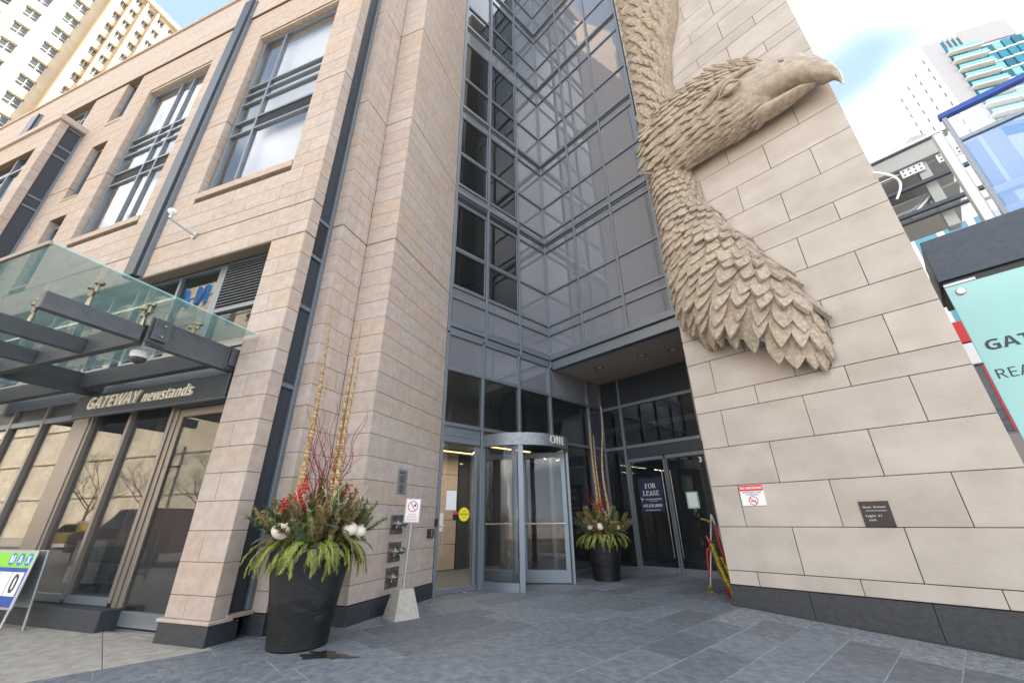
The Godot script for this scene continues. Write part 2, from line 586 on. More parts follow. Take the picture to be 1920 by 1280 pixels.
func ground():
	var g := setting("ground")
	var st := begin()
	var axis := [-900.0, -300.0, -120.0, -60.0]
	for i in 61:
		axis.append(-30.0 + i)
	axis += [60.0, 120.0, 300.0, 900.0]
	var rows := []
	var mid := []
	for z in axis:
		var row := []
		for x in axis:
			var p := Vector3(x, 0, z)
			row.append(Vector3(x, ground_y(p) - 0.06, z))
		rows.append(row)
		mid.append(Vector3(0, -1e6, z))
	sheet(st, rows, mid)
	part(g, "pavement_base", st.commit(), M.concrete, Vector3.ZERO)
	# concrete sidewalk on the left, in slabs with sawn joints
	var sw := setting("sidewalk", B)
	for i in 9:
		for j in 9:
			var x1 := -6.14 - i * 1.5
			var z1 := 4.0 - j * 1.45
			var c := Vector3(x1 - 0.75, 0, z1 - 0.72)
			var ca := to_frame(A, turn(B) * c)
			if ca.z < -4.9 or ca.z > 0.9:
				continue
			var k := box(sw, "slab", M.concrete, Vector3(x1 - 1.494, -0.08, z1 - 1.444), Vector3(x1, rng.randf_range(-0.0015, 0.001), z1), 0.004)
			k.name = k.name
	# slate pavers of the court
	var pv := setting("paving", B)
	var rest := begin()
	var bed := begin()
	var n := 0
	for i in range(-12, 9):
		var x0 := -2.02 + 0.472 * i
		var x1 := x0 + 0.472
		for j in range(-1, 14):
			var z1 := 1.1 - 0.92 * j - (0.46 if posmod(i, 2) == 1 else 0.0) - 0.17 * posmod(i * 7, 3)
			var z0 := z1 - 0.92
			var c := Vector3((x0 + x1) / 2, 0, (z0 + z1) / 2)
			var ca := to_frame(A, turn(B) * c)
			if c.x < -6.14 and (c.z > -1.2 or ca.x < -5.3):
				continue
			if c.x < -6.14 and c.z > -1.6:
				z1 = minf(z1, -1.12)
			if (c.x > -2.7 and c.z < -8.1) or c.x < -7.3 or c.z < -10.9 or (ca.x < -4.9 and ca.z < -5.2):
				continue
			if x0 < -6.14 and x1 > -6.14 and c.z > -1.2:
				x0 = -6.13
			var y := ground_y(turn(B) * c)
			var slope := -0.055 if c.x > -3.4 else 0.0
			var s := Vector3(x1 - x0 - 0.012, 0.05, z1 - z0 - 0.012)
			var at := Vector3((x0 + x1) / 2, y - 0.025 + rng.randf_range(-0.0012, 0.0012), (z0 + z1) / 2)
			x0 = -2.02 + 0.472 * i
			part(pv, "paver", box_mesh(Vector3(snappedf(s.x, 0.002), 0.05, snappedf(s.z, 0.002)), 0.003), M.paver_salt if (at.x > -3.2 and at.z < -6.85) else M.paver[rng.randi() % 5], at, Basis(Vector3.BACK, atan(slope)))
			n += 1
	# pale grout, a little below the faces of the pavers
	var gx := [-7.4, -3.4, 0.0, 3.5]
	for i in gx.size() - 1:
		var ya := ground_y(turn(B) * Vector3(gx[i], 0, 0)) - 0.0045
		var yb := ground_y(turn(B) * Vector3(gx[i + 1], 0, 0)) - 0.0045
		quad(bed, Vector3(maxf(gx[i], -6.1), ya, -10.6), Vector3(gx[i + 1], yb, -10.6), Vector3(gx[i + 1], yb, 1.6), Vector3(maxf(gx[i], -6.1), ya, 1.6), Vector3.UP)
	quad(bed, Vector3(-7.3, -0.0045, -6.0), Vector3(-6.1, -0.0045, -6.0), Vector3(-6.1, -0.0045, -1.2), Vector3(-7.3, -0.0045, -1.2), Vector3.UP)
	part(pv, "grout", bed.commit(), M.paver_joint, Vector3.ZERO)
	# the street behind the photographer
	var rd := setting("road", A)
	box(rd, "asphalt", M.asphalt, Vector3(-140, -0.6, 1.2), Vector3(60, -0.13, 15.5))
	box(rd, "lane_line", M.yellow, Vector3(-140, -0.13, 8.0), Vector3(60, -0.126, 8.15))
	box(rd, "far_kerb", M.concrete, Vector3(-140, -0.5, 15.5), Vector3(60, -0.2, 20.0), 0.02)

# ------------------------------------------------------------------ the stone wing on the left
func stone_wing():
	var t := thing("stone_building", "tan limestone street building with tall windows behind the glass canopy", "building", A, Vector3(-10, 0, -4.4))
	var rest := begin()
	var core := begin()
	var ys := steps(0.24, 14.42, 0.3455, 0.235)
	for i in ys.size():
		for w in [5.71, 6.41, 9.92]:
			if absf(ys[i] - w) < 0.17:
				ys[i] = w
	var holes := [
		[-40.0, -5.77, 0.0, 5.65],
		[-8.45, -5.80, 7.5, 13.25], [-12.90, -10.24, 7.5, 13.25],
		[-14.55, -13.80, 12.45, 15.0], [-14.55, -13.80, 9.45, 11.5], [-14.55, -13.80, 6.5, 8.6],
		[-18.2, -16.22, 12.75, 15.0], [-27.0, -19.4, 7.0, 12.0]]
	var near := func(c: Vector3) -> bool: return c.x > -13.3 and c.y < 13.3
	masonry(t, "x", -3.95, [[-30.0, -5.02], [-30.0, -5.02]], ys, holes, 0.88, -5.46, [0.22, 0.22], M.stone, 0.006, rest, near, core, [5.71, 6.41, 9.92])
	# parapet band in long stones above, with its two offset courses and the coping
	masonry(t, "x", -3.91, [[-30.0, -5.02], [-30.0, -5.02]], [14.46, 14.85, 15.45, 16.05], [], 2.2, -6.0, [0.3, 0.3], [M.stone[2], M.stone[4]], 0.006, rest, func(c): return c.x > -26.0, core, [], "parapet_stone")
	box(t, "coping", M.stone[3], Vector3(-30, 16.05, -4.3), Vector3(-4.98, 16.17, -3.86), 0.01)
	stuff(t, "far_stone_blocks", rest, M.stone[1])
	stuff(t, "mortar_bed", core, M.mortar, false)
	# the building behind the face
	box(t, "wall_core", M.core, Vector3(-30, 5.9, -5.4), Vector3(-5.3, 16.0, -4.85))
	box(t, "wing_body", M.core, Vector3(-34, 0.0, -26.0), Vector3(-12.2, 16.0, -7.6))
	# granite foot of the corner pillar
	box(t, "granite_plinth", M.granite, Vector3(-5.80, -0.3, -4.3), Vector3(-4.98, 0.205, -3.92), 0.006)
	box(t, "plinth_ledge", M.stone[0], Vector3(-5.82, 0.205, -4.2), Vector3(-4.96, 0.24, -3.90), 0.006)
	# windows: jambs, bars, panes, stone sills
	for w in [[-8.45, -5.80, [-8.36, -7.63, -5.86]], [-12.90, -10.24, [-12.8, -11.58, -11.08, -10.30]]]:
		var bl := {}
		for i in 3:
			bl["%d_1" % i] = "louvre"
		bl["0_1"] = ""
		if w[2].size() == 4:
			bl = {"0_1": "louvre", "1_1": "louvre", "2_1": "louvre"}
		window(t, -4.13, w[2], [7.72, 9.5, 9.9, 10.57, 10.9, 11.2, 13.1], 0.055, 0.10, M.frame, M.pane_clear, bl)
		box(t, "sill", M.stone[5], Vector3(w[0] + 0.01, 7.5, -4.2), Vector3(w[1] - 0.01, 7.66, -3.93), 0.008)
		box(t, "head_stone", M.stone[3], Vector3(w[0] + 0.005, 13.17, -4.3), Vector3(w[1] - 0.005, 13.24, -3.97), 0.005)
		box(t, "jamb_panel", M.frame_dark, Vector3(w[0] - 0.02, 7.6, -4.24), Vector3(w[0] + 0.05, 13.2, -4.17), 0.003)
		# added pale sheet behind the panes: bright mirrored sky put into its colour
		box(t, "sky_white", M.sky_white, Vector3(w[0] + 0.35, 7.6, -4.36), Vector3(w[1] + 0.1, 13.2, -4.34))
	for y in [[12.45, 14.44], [9.45, 11.5], [6.6, 8.6]]:
		window(t, -4.12, [-14.5, -13.85], [y[0] + 0.05, y[1] - 0.05], 0.06, 0.1, M.frame, M.pane_dark)
		box(t, "sill", M.stone[5], Vector3(-14.54, y[0] - 0.06, -4.2), Vector3(-13.81, y[0], -3.93), 0.006)
	window(t, -4.12, [-18.1, -16.9, -16.3], [12.85, 13.9, 14.4], 0.06, 0.1, M.frame, M.pane)
	# upright steel fins over the stone
	for x in [[-9.53, -9.2], [-20.4, -19.9]]:
		box(t, "steel_fin", M.frame_dark, Vector3(x[0], 5.74 if x[0] > -12 else 12.9, -3.95), Vector3(x[1], 15.3, -3.80), 0.006)
		box(t, "fin_channel", M.frame, Vector3(x[1] + 0.003, 5.74 if x[0] > -12 else 12.9, -3.95), Vector3(x[1] + 0.06, 15.3, -3.86), 0.004)
	# projecting bay at the far left: stone front, metal side panels, cap
	var r2 := begin()
	var c2 := begin()
	masonry(t, "x", -3.39, [[-24.0, -15.54], [-24.0, -15.54]], steps(0.24, 12.46, 0.3455, 0.235), [[-22.0, -16.12, 4.5, 11.7]], 0.88, -15.98, [0.185, 0.185], M.stone, 0.006, r2, func(c): return c.x > -16.2 and c.y > 7.5, c2, [9.92])
	stuff(t, "bay_stone_blocks", r2, M.stone[0])
	stuff(t, "bay_mortar_bed", c2, M.mortar, false)
	box(t, "bay_cap", M.stone[2], Vector3(-24.0, 12.46, -4.0), Vector3(-15.46, 12.66, -3.32), 0.01)
	window(t, -3.52, [-22.0, -18.6, -17.2, -16.2], [4.6, 8.0, 9.6, 10.9, 11.65], 0.07, 0.12, M.frame, M.pane)
	box(t, "bay_side_panel", M.frame_dark, Vector3(-15.70, 0.2, -3.96), Vector3(-15.60, 12.4, -3.575), 0.003)
	for y in [4.4, 5.7, 6.05, 7.6, 9.4, 9.75, 11.3, 11.65, 12.4]:
		box(t, "bay_side_rail", M.frame, Vector3(-15.60, y - 0.05, -3.93), Vector3(-15.575, y + 0.01, -3.6), 0.003)
	box(t, "bay_side_stile", M.frame, Vector3(-15.60, 0.2, -3.96), Vector3(-15.57, 12.4, -3.9), 0.003)

# ------------------------------------------------------------------ the stepped pier left of the entrance
func stone_pier():
	var t := thing("stone_pier", "stepped tan limestone pier between the steel channel and the glass entrance", "pier", A, Vector3(-4.6, 0, -5.2))
	var rest := begin()
	var core := begin()
	var ys := [0.23]
	for i in 78:
		ys.append(snappedf(0.46 + 0.3415 * i, 0.001))
	var wide := []
	for w in [6.23, 9.64, 13.03, 16.42, 19.8]:
		for i in ys.size():
			if absf(ys[i] - w) < 0.172:
				ys[i] = w
		wide.append(w)
	var low := func(c: Vector3) -> bool: return c.y < 13.2
	var low3 := func(c: Vector3) -> bool: return c.y < 17.5
	# fourth and widest face, towards the court
	masonry(t, "z", -4.15, [[-7.45, -5.67], [-7.45, -6.11]], ys, [], 0.88, -6.55, [0.3, 0.3], M.stone, 0.006, rest, low3, core, wide)
	# third face with its long returns round the corner
	masonry(t, "x", -5.17, [[-4.82, -4.15], [-4.82, -4.15]], ys, [], 2.0, -8.0, [0.497, 0.937], M.stone, 0.006, rest, low, core, wide)
	masonry(t, "z", -4.82, [[-5.167, -4.81], [-5.167, -4.81]], ys, [], 2.0, -8.0, [0.25, 0.25], M.stone, 0.006, rest, low, core, wide)
	masonry(t, "x", -4.51, [[-5.11, -4.82], [-5.11, -4.82]], ys, [], 2.0, -8.0, [0.297, 0.297], M.stone, 0.006, rest, low, core, wide)
	stuff(t, "upper_stone_blocks", rest, M.stone[2])
	stuff(t, "mortar_bed", core, M.mortar, false)
	box(t, "pier_core", M.core, Vector3(-9.0, 0, -7.6), Vector3(-5.15, 27.0, -5.0))
	# granite foot following the steps
	box(t, "granite_plinth", M.granite, Vector3(-5.14, -0.3, -5.0), Vector3(-4.79, 0.22, -4.485), 0.005)
	box(t, "granite_plinth", M.granite, Vector3(-5.0, -0.3, -5.6), Vector3(-4.12, 0.22, -5.143), 0.005)
	box(t, "granite_plinth", M.granite, Vector3(-4.6, -0.3, -7.45), Vector3(-4.118, 0.22, -5.606), 0.005)
	# steel channel in the slot beside the corner pillar
	box(t, "channel_panel", M.frame_dark, Vector3(-5.20, 0.27, -4.505), Vector3(-5.105, 27.0, -4.17), 0.003)
	box(t, "channel_flange", M.frame, Vector3(-5.105, 0.27, -4.505), Vector3(-5.05, 27.0, -4.43), 0.004)
	box(t, "channel_sill", M.stone[5], Vector3(-5.2, 0.22, -4.5), Vector3(-5.0, 0.26, -4.15), 0.004)
	for y in [3.12, 4.45, 5.43, 6.19]:
		box(t, "channel_rail", M.frame, Vector3(-5.105, y - 0.035, -4.43), Vector3(-5.07, y + 0.035, -4.175), 0.003)
	for y in [8.35, 9.47, 10.56, 11.65, 12.73, 13.8, 14.9, 16.0]:
		box(t, "channel_joint", M.black, Vector3(-5.1045, y - 0.012, -4.43), Vector3(-5.103, y + 0.012, -4.175))
	louvre(t, "z", -5.085, -4.43, -4.18, 5.47, 6.15, 0.055)

# ------------------------------------------------------------------ panel wall with the eagle
func panel_wall():
	var t := thing("panel_wall", "tall smooth beige panel wall carrying the stone eagle", "wall", B, Vector3(-1.3, -0.1, -7.6))
	var rest := begin()
	var core := begin()
	var ys := [0.27, 0.47, 1.103, 1.735, 2.37, 3.005, 3.33, 3.96, 4.47, 5.10, 5.73, 6.11, 6.75, 7.38, 8.015, 8.645, 9.26, 9.58, 10.23, 10.54, 11.18, 11.5, 12.13, 12.47, 13.1, 13.7, 14.33, 14.66, 15.3, 15.93, 16.26, 16.9, 17.5, 17.85, 18.5, 19.1, 19.7, 20.3, 20.9, 21.5, 22.1, 22.7, 23.3, 23.9, 24.5, 25.1, 25.7, 26.3]
	masonry(t, "x", -7.6, [[-3.085, 0.49], [-3.085, 0.49]], ys, [], 1.266, -0.12, [0.05, 0.05], M.panel, 0.009, rest, func(c): return true, core, [], "wall_panel")
	stuff(t, "panel_joint", core, M.joint, false)
	box(t, "wall_body", M.core, Vector3(-3.05, -0.3, -24.0), Vector3(0.46, 28.0, -7.66))
	box(t, "corner_trim", M.panel[2], Vector3(0.455, 0.27, -7.75), Vector3(0.488, 26.3, -7.655), 0.003)
	# granite skirting above a sloping ledge
	var xs := [-3.09, -2.02, -0.75, 0.5]
	for i in 3:
		var st := begin()
		var o := Vector3(xs[i], 0, -7.6)
		var x0: float = 0.004
		var x1: float = xs[i + 1] - xs[i] - 0.004
		var b0 := -0.055 * maxf(0, xs[i] + 3.1) - 0.005
		var b1 := -0.055 * maxf(0, xs[i + 1] + 3.1) - 0.005
		for zz in [0.012]:
			quad(st, Vector3(x0, b0, zz), Vector3(x1, b1, zz), Vector3(x1, 0.262, zz), Vector3(x0, 0.262, zz), Vector3.BACK)
			quad(st, Vector3(x0, 0.262, zz), Vector3(x1, 0.262, zz), Vector3(x1, 0.262, -0.06), Vector3(x0, 0.262, -0.06), Vector3.UP)
			quad(st, Vector3(x0, b0, -0.06), Vector3(x0, b0, zz), Vector3(x0, 0.262, zz), Vector3(x0, 0.262, -0.06), Vector3.LEFT)
			quad(st, Vector3(x1, b1, -0.06), Vector3(x1, b1, zz), Vector3(x1, 0.262, zz), Vector3(x1, 0.262, -0.06), Vector3.RIGHT)
		part(t, "granite_skirting", st.commit(), M.granite, o)
	var st2 := begin()
	var o2 := Vector3(-3.12, 0, -7.6)
	var d0 := -0.006
	var d1 := -0.055 * 3.6 - 0.006
	quad(st2, Vector3(0, d0, 0.045), Vector3(3.65, d1, 0.045), Vector3(3.65, d1 - 0.08, 0.045), Vector3(0, d0 - 0.08, 0.045), Vector3.BACK)
	quad(st2, Vector3(0, d0, 0.045), Vector3(3.65, d1, 0.045), Vector3(3.65, d1 + 0.004, -0.02), Vector3(0, d0 + 0.004, -0.02), Vector3.UP)
	quad(st2, Vector3(0, d0, 0.045), Vector3(0, d0 - 0.08, 0.045), Vector3(0, d0 - 0.08, -0.1), Vector3(0, d0, -0.1), Vector3.LEFT)
	part(t, "granite_ledge", st2.commit(), M.granite, o2)

# ------------------------------------------------------------------ glass court
func curtain_wall():
	var t := thing("glass_curtain_wall", "grey glass curtain wall folded into the corner above the entrance", "facade", B, Vector3(-7.15, 0, -8.18))
	var X := -7.15
	var Z := -8.18
	var ys := [5.55, 6.2, 6.5, 7.62, 9.15, 9.5, 9.8, 11.0, 12.55, 12.96, 14.35, 16.28, 17.15, 18.45, 20.3, 20.85, 22.2, 24.1, 25.0, 26.4]
	var heavy := [9.5, 12.96, 17.15, 20.85, 25.0]
	var zs := [-4.63, -5.75, -6.95, -8.18]
	var xs := [-7.15, -5.87, -4.55, -3.36]
	for i in range(1, 4):
		box(t, "mullion", M.frame, Vector3(X - 0.06, 5.25, zs[i - 1] - 0.035), Vector3(X + 0.07, 26.4, zs[i - 1] + 0.035), 0.004)
		box(t, "mullion", M.frame, Vector3(xs[i] - 0.035, 5.5, Z - 0.06), Vector3(xs[i] + 0.035, 26.4, Z + 0.07), 0.004)
	box(t, "corner_mullion", M.frame, Vector3(X - 0.06, 5.25, Z - 0.06), Vector3(X + 0.06, 26.4, Z + 0.06), 0.004)
	for y in ys:
		var b := 0.06 if y in heavy else 0.03
		var pr := 0.085 if y in heavy else 0.05
		for i in 3:
			box(t, "transom", M.frame, Vector3(X - 0.05, y - b, zs[i + 1] + 0.036), Vector3(X + pr, y + b, zs[i] - 0.036), 0.004)
			box(t, "transom", M.frame, Vector3(xs[i] + 0.036, y - b, Z - 0.05), Vector3(xs[i + 1] - 0.036, y + b, Z + pr), 0.004)
			if y in heavy:
				box(t, "drip_rail", M.frame, Vector3(X - 0.02, y - 0.115, zs[i + 1] + 0.036), Vector3(X + 0.045, y - 0.075, zs[i] - 0.036), 0.004)
				box(t, "drip_rail", M.frame, Vector3(xs[i] + 0.036, y - 0.115, Z - 0.02), Vector3(xs[i + 1] - 0.036, y - 0.075, Z + 0.045), 0.004)
	var vision := [7.62, 6.5, 9.8, 11.0, 14.35, 12.96, 17.15, 18.45, 20.85, 22.2, 25.0]
	for j in ys.size() - 1:
		for i in 3:
			var mt: Material = M.spandrel
			if i < 2 and ys[j] in vision:
				mt = M.pane_dark
			var tilt := Basis(Vector3.UP, rng.randf_range(-0.004, 0.004)) * Basis(Vector3.BACK, rng.randf_range(-0.004, 0.004))
			if i < 2 and is_equal_approx(ys[j], 9.15):
				louvre(t, "z", X + 0.03, zs[i + 1] + 0.036, zs[i] - 0.036, 9.19, 9.38, 0.03)
			else:
				var h: float = ys[j + 1] - ys[j] - 0.05
				part(t, "pane", box_mesh(Vector3(0.014, h, zs[i] - zs[i + 1] - 0.06)), mt, Vector3(X, (ys[j] + ys[j + 1]) / 2, (zs[i] + zs[i + 1]) / 2), tilt)
			var tilt2 := Basis(Vector3.UP, rng.randf_range(-0.004, 0.004)) * Basis(Vector3.RIGHT, rng.randf_range(-0.004, 0.004))
			part(t, "pane", box_mesh(Vector3(xs[i + 1] - xs[i] - 0.06, ys[j + 1] - ys[j] - 0.05, 0.014)), M.spandrel, Vector3((xs[i] + xs[i + 1]) / 2, (ys[j] + ys[j + 1]) / 2, Z), tilt2)
	# opening sashes proud of the wall in the two clear columns
	for j in ys.size() - 1:
		if ys[j] in [7.62, 6.5, 9.8, 11.0, 14.35, 12.96, 17.15, 18.45]:
			for i in [0, 1]:
				var y0: float = ys[j] + 0.035
				var y1: float = ys[j + 1] - 0.035
				var z0: float = zs[i + 1] + 0.05
				var z1: float = zs[i] - 0.05
				box(t, "sash_bar", M.frame, Vector3(X + 0.008, y0, z0), Vector3(X + 0.04, y0 + 0.03, z1), 0.003)
				box(t, "sash_bar", M.frame, Vector3(X + 0.008, y1 - 0.03, z0), Vector3(X + 0.04, y1, z1), 0.003)
				box(t, "sash_bar", M.frame, Vector3(X + 0.008, y0 + 0.03, z0), Vector3(X + 0.04, y1 - 0.03, z0 + 0.03), 0.003)
				box(t, "sash_bar", M.frame, Vector3(X + 0.008, y0 + 0.03, z1 - 0.03), Vector3(X + 0.04, y1 - 0.03, z1), 0.003)
	# lower storey: spandrel row, clear row over the doors
	var lz := [-10.42, -9.76, -8.05, -6.87, -5.68, -4.63]
	for i in lz.size():
		var b := 0.035
		box(t, "lower_mullion", M.frame, Vector3(X - 0.06, 3.12 if i == 3 else -0.02, lz[i] - b), Vector3(X + 0.065, 5.2, lz[i] + b), 0.004)
	for i in lz.size() - 1:
		for y in [3.12, 4.36, 5.22]:
			box(t, "lower_transom", M.frame, Vector3(X - 0.05, y - 0.04, lz[i] + 0.036), Vector3(X + 0.055, y + 0.04, lz[i + 1] - 0.036), 0.004)
		box(t, "lower_pane", M.spandrel, Vector3(X - 0.007, 4.4, lz[i] + 0.03), Vector3(X + 0.007, 5.18, lz[i + 1] - 0.03))
		box(t, "lower_pane", M.spandrel_dark if i == 0 else M.pane, Vector3(X - 0.007, 3.16, lz[i] + 0.03), Vector3(X + 0.007, 4.32, lz[i + 1] - 0.03))
	box(t, "band", M.frame, Vector3(X - 0.05, 5.27, -8.12), Vector3(X + 0.03, 5.38, -4.6), 0.004)
	box(t, "band", M.frame, Vector3(X - 0.05, 5.40, -8.12), Vector3(X + 0.06, 5.515, -4.6), 0.004)
	# sidelights beside the revolving door
	for i in [0, 1]:
		box(t, "sidelight_pane", M.spandrel_dark if i == 0 else M.pane_dark, Vector3(X - 0.007, 0.12, lz[i] + 0.03), Vector3(X + 0.007, 3.08, lz[i + 1] - 0.03))
		box(t, "bottom_rail", M.frame, Vector3(X - 0.05, -0.05, lz[i] + 0.036), Vector3(X + 0.05, 0.12, lz[i + 1] - 0.036), 0.004)
	# wall above the double doors
	var D := -10.42
	var dx := [-7.15, -6.42, -4.2, -3.0]
	for i in range(1, 4):
		box(t, "door_wall_mullion", M.frame, Vector3(dx[i] - 0.04, 3.0 if i > 1 else -0.05, D - 0.06), Vector3(dx[i] + 0.04, 5.16, D + 0.06), 0.004)
	for i in 3:
		for y in [3.1, 4.3]:
			box(t, "door_wall_transom", M.frame, Vector3(dx[i] + 0.042, y - 0.045, D - 0.05), Vector3(dx[i + 1] - 0.042, y + 0.045, D + 0.05), 0.004)
		box(t, "door_wall_pane", M.pane_dark, Vector3(dx[i] + 0.04, 3.14, D - 0.007), Vector3(dx[i + 1] - 0.04, 4.26, D + 0.007))
		box(t, "door_wall_pane", M.pane_clear, Vector3(dx[i] + 0.04, 3.14, D - 0.038), Vector3(dx[i + 1] - 0.04, 4.26, D - 0.03))
		louvre(t, "x", D + 0.03, dx[i] + 0.042, dx[i + 1] - 0.042, 4.35, 5.15, 0.05)
	box(t, "sidelight_pane", M.pane_dark, Vector3(-7.1, 0.1, D - 0.007), Vector3(-6.47, 3.06, D + 0.007))
	box(t, "bottom_rail", M.frame, Vector3(-7.1, -0.05, D - 0.05), Vector3(-6.46, 0.1, D + 0.05), 0.004)
	# soffit with its edge beam
	box(t, "soffit", M.soffit, Vector3(-7.2, 5.16, -10.5), Vector3(-3.06, 5.28, -8.3))
	box(t, "soffit_edge", M.frame, Vector3(-7.08, 5.12, -8.34), Vector3(-3.06, 5.38, -8.17), 0.008)
	box(t, "soffit_trim", M.frame, Vector3(-7.08, 5.40, -8.3), Vector3(-3.06, 5.515, -8.10), 0.006)
	# rooms behind the glass
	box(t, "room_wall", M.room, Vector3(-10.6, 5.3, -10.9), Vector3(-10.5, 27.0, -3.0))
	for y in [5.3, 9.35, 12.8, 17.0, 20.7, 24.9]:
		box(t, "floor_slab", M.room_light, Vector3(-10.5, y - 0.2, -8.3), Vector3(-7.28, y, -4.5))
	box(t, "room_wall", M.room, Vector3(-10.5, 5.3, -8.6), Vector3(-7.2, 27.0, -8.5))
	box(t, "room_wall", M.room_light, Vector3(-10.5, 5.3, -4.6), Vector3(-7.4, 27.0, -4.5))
	box(t, "building_body", M.core, Vector3(-32.0, -0.3, -30.0), Vector3(-10.6, 28.0, -6.0))
	box(t, "building_body", M.core, Vector3(-10.6, 5.4, -30.0), Vector3(-3.06, 28.0, -8.7))
	box(t, "roof_slab", M.core, Vector3(-10.6, 27.0, -8.7), Vector3(-7.05, 28.0, -3.0))

func lobby():
	var t := thing("lobby", "dim entrance lobby with stone floor seen through the doors", "room", B, Vector3(-8.5, 0, -8))
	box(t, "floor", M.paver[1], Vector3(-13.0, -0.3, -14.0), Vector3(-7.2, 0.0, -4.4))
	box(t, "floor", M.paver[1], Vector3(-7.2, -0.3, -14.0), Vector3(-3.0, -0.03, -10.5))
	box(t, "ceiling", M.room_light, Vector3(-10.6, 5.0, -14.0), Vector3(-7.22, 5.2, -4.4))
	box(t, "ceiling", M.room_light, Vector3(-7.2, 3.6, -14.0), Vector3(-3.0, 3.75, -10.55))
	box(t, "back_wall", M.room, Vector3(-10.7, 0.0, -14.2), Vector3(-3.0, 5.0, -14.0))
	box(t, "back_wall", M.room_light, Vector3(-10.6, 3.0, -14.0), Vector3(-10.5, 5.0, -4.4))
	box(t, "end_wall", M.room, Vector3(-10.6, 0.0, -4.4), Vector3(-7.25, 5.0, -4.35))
	var n := 0
	for j in 5:
		for i in 4:
			var z1 := minf(-4.45, -4.45 - i * 1.0 + (0.5 if j % 2 == 1 else 0.0))
			var z0 := maxf(-7.45, -4.45 - (i + 1) * 1.0 + (0.5 if j % 2 == 1 else 0.0))
			if z1 - z0 > 0.1:
				box(t, "wall_panel", M.stone[(i + j) % 6], Vector3(-10.5, 0.02 + j * 0.62, z0 + 0.012), Vector3(-10.44, 0.628 + j * 0.62, z1), 0.003)
	box(t, "wood_wall", M.spandrel_dark, Vector3(-10.5, 0.0, -13.9), Vector3(-10.42, 3.1, -7.47))
	box(t, "column", M.room, Vector3(-9.6, 0.0, -9.0), Vector3(-9.0, 5.0, -8.4), 0.01)
	for x in [-8.2, -9.5]:
		var c := Vector3(x, 2.98, -6.4)
		var lamp := thing("ceiling_lamp", "long thin hanging lamp glowing inside the lobby, " + ("nearer the sliding door" if x > -9 else "farther from the sliding door"), "lamp", B, c, "lobby ceiling lamps")
		var em := paint(Color(1, 0.9, 0.65))
		em.emission_enabled = true
		em.emission = Color(1.0, 0.86, 0.55)
		em.emission_energy_multiplier = 0.7
		box(lamp, "housing", M.frame, c + Vector3(-0.05, 0.02, -1.9), c + Vector3(0.05, 0.07, 1.7), 0.004)
		box(lamp, "diffuser", em, c + Vector3(-0.04, 0.0, -1.88), c + Vector3(0.04, 0.02, 1.68))
		for z in [-1.5, 1.3]:
			var st := begin()
			tube(st, [Vector3(0, 0.07, z), Vector3(0, 2.02, z)], [0.006, 0.006], 5)
			part(lamp, "hanger", st.commit(), M.frame_dark, c)
		var l := AreaLight3D.new()
		l.name = "glow"
		l.area_size = Vector2(0.08, 3.5)
		l.light_energy = 1.3
		l.light_color = Color(1.0, 0.93, 0.80)
		l.shadow_enabled = true
		l.area_range = 12.0
		lamp.add_child(l)
		l.position = Vector3(0, -0.012, -0.1)
		l.rotation = Vector3(-PI / 2, 0, 0)

func downlights():
	for p in [[-6.13, -9.1, "nearer the glass corner"], [-4.84, -9.16, "middle of the row"], [-4.09, -9.41, "nearest the panel wall"]]:
		var t := thing("downlight", "round recessed downlight in the entrance soffit, " + p[2], "downlight", B, Vector3(p[0], 5.16, p[1]), "soffit downlights")
		var st := begin()
		lathe(st, Vector3.ZERO, [[0.115, 0.0], [0.115, -0.008], [0.095, -0.012], [0.085, 0.0], [0.07, -0.002]], 24)
		part(t, "trim_ring", st.commit(), M.steel, Vector3(p[0], 5.158, p[1]))
		var s2 := begin()
		lathe(s2, Vector3.ZERO, [[0.084, 0.0], [0.06, -0.003], [0.03, -0.006], [0.001, -0.007]], 20)
		part(t, "reflector", s2.commit(), M.white, Vector3(p[0], 5.157, p[1]))

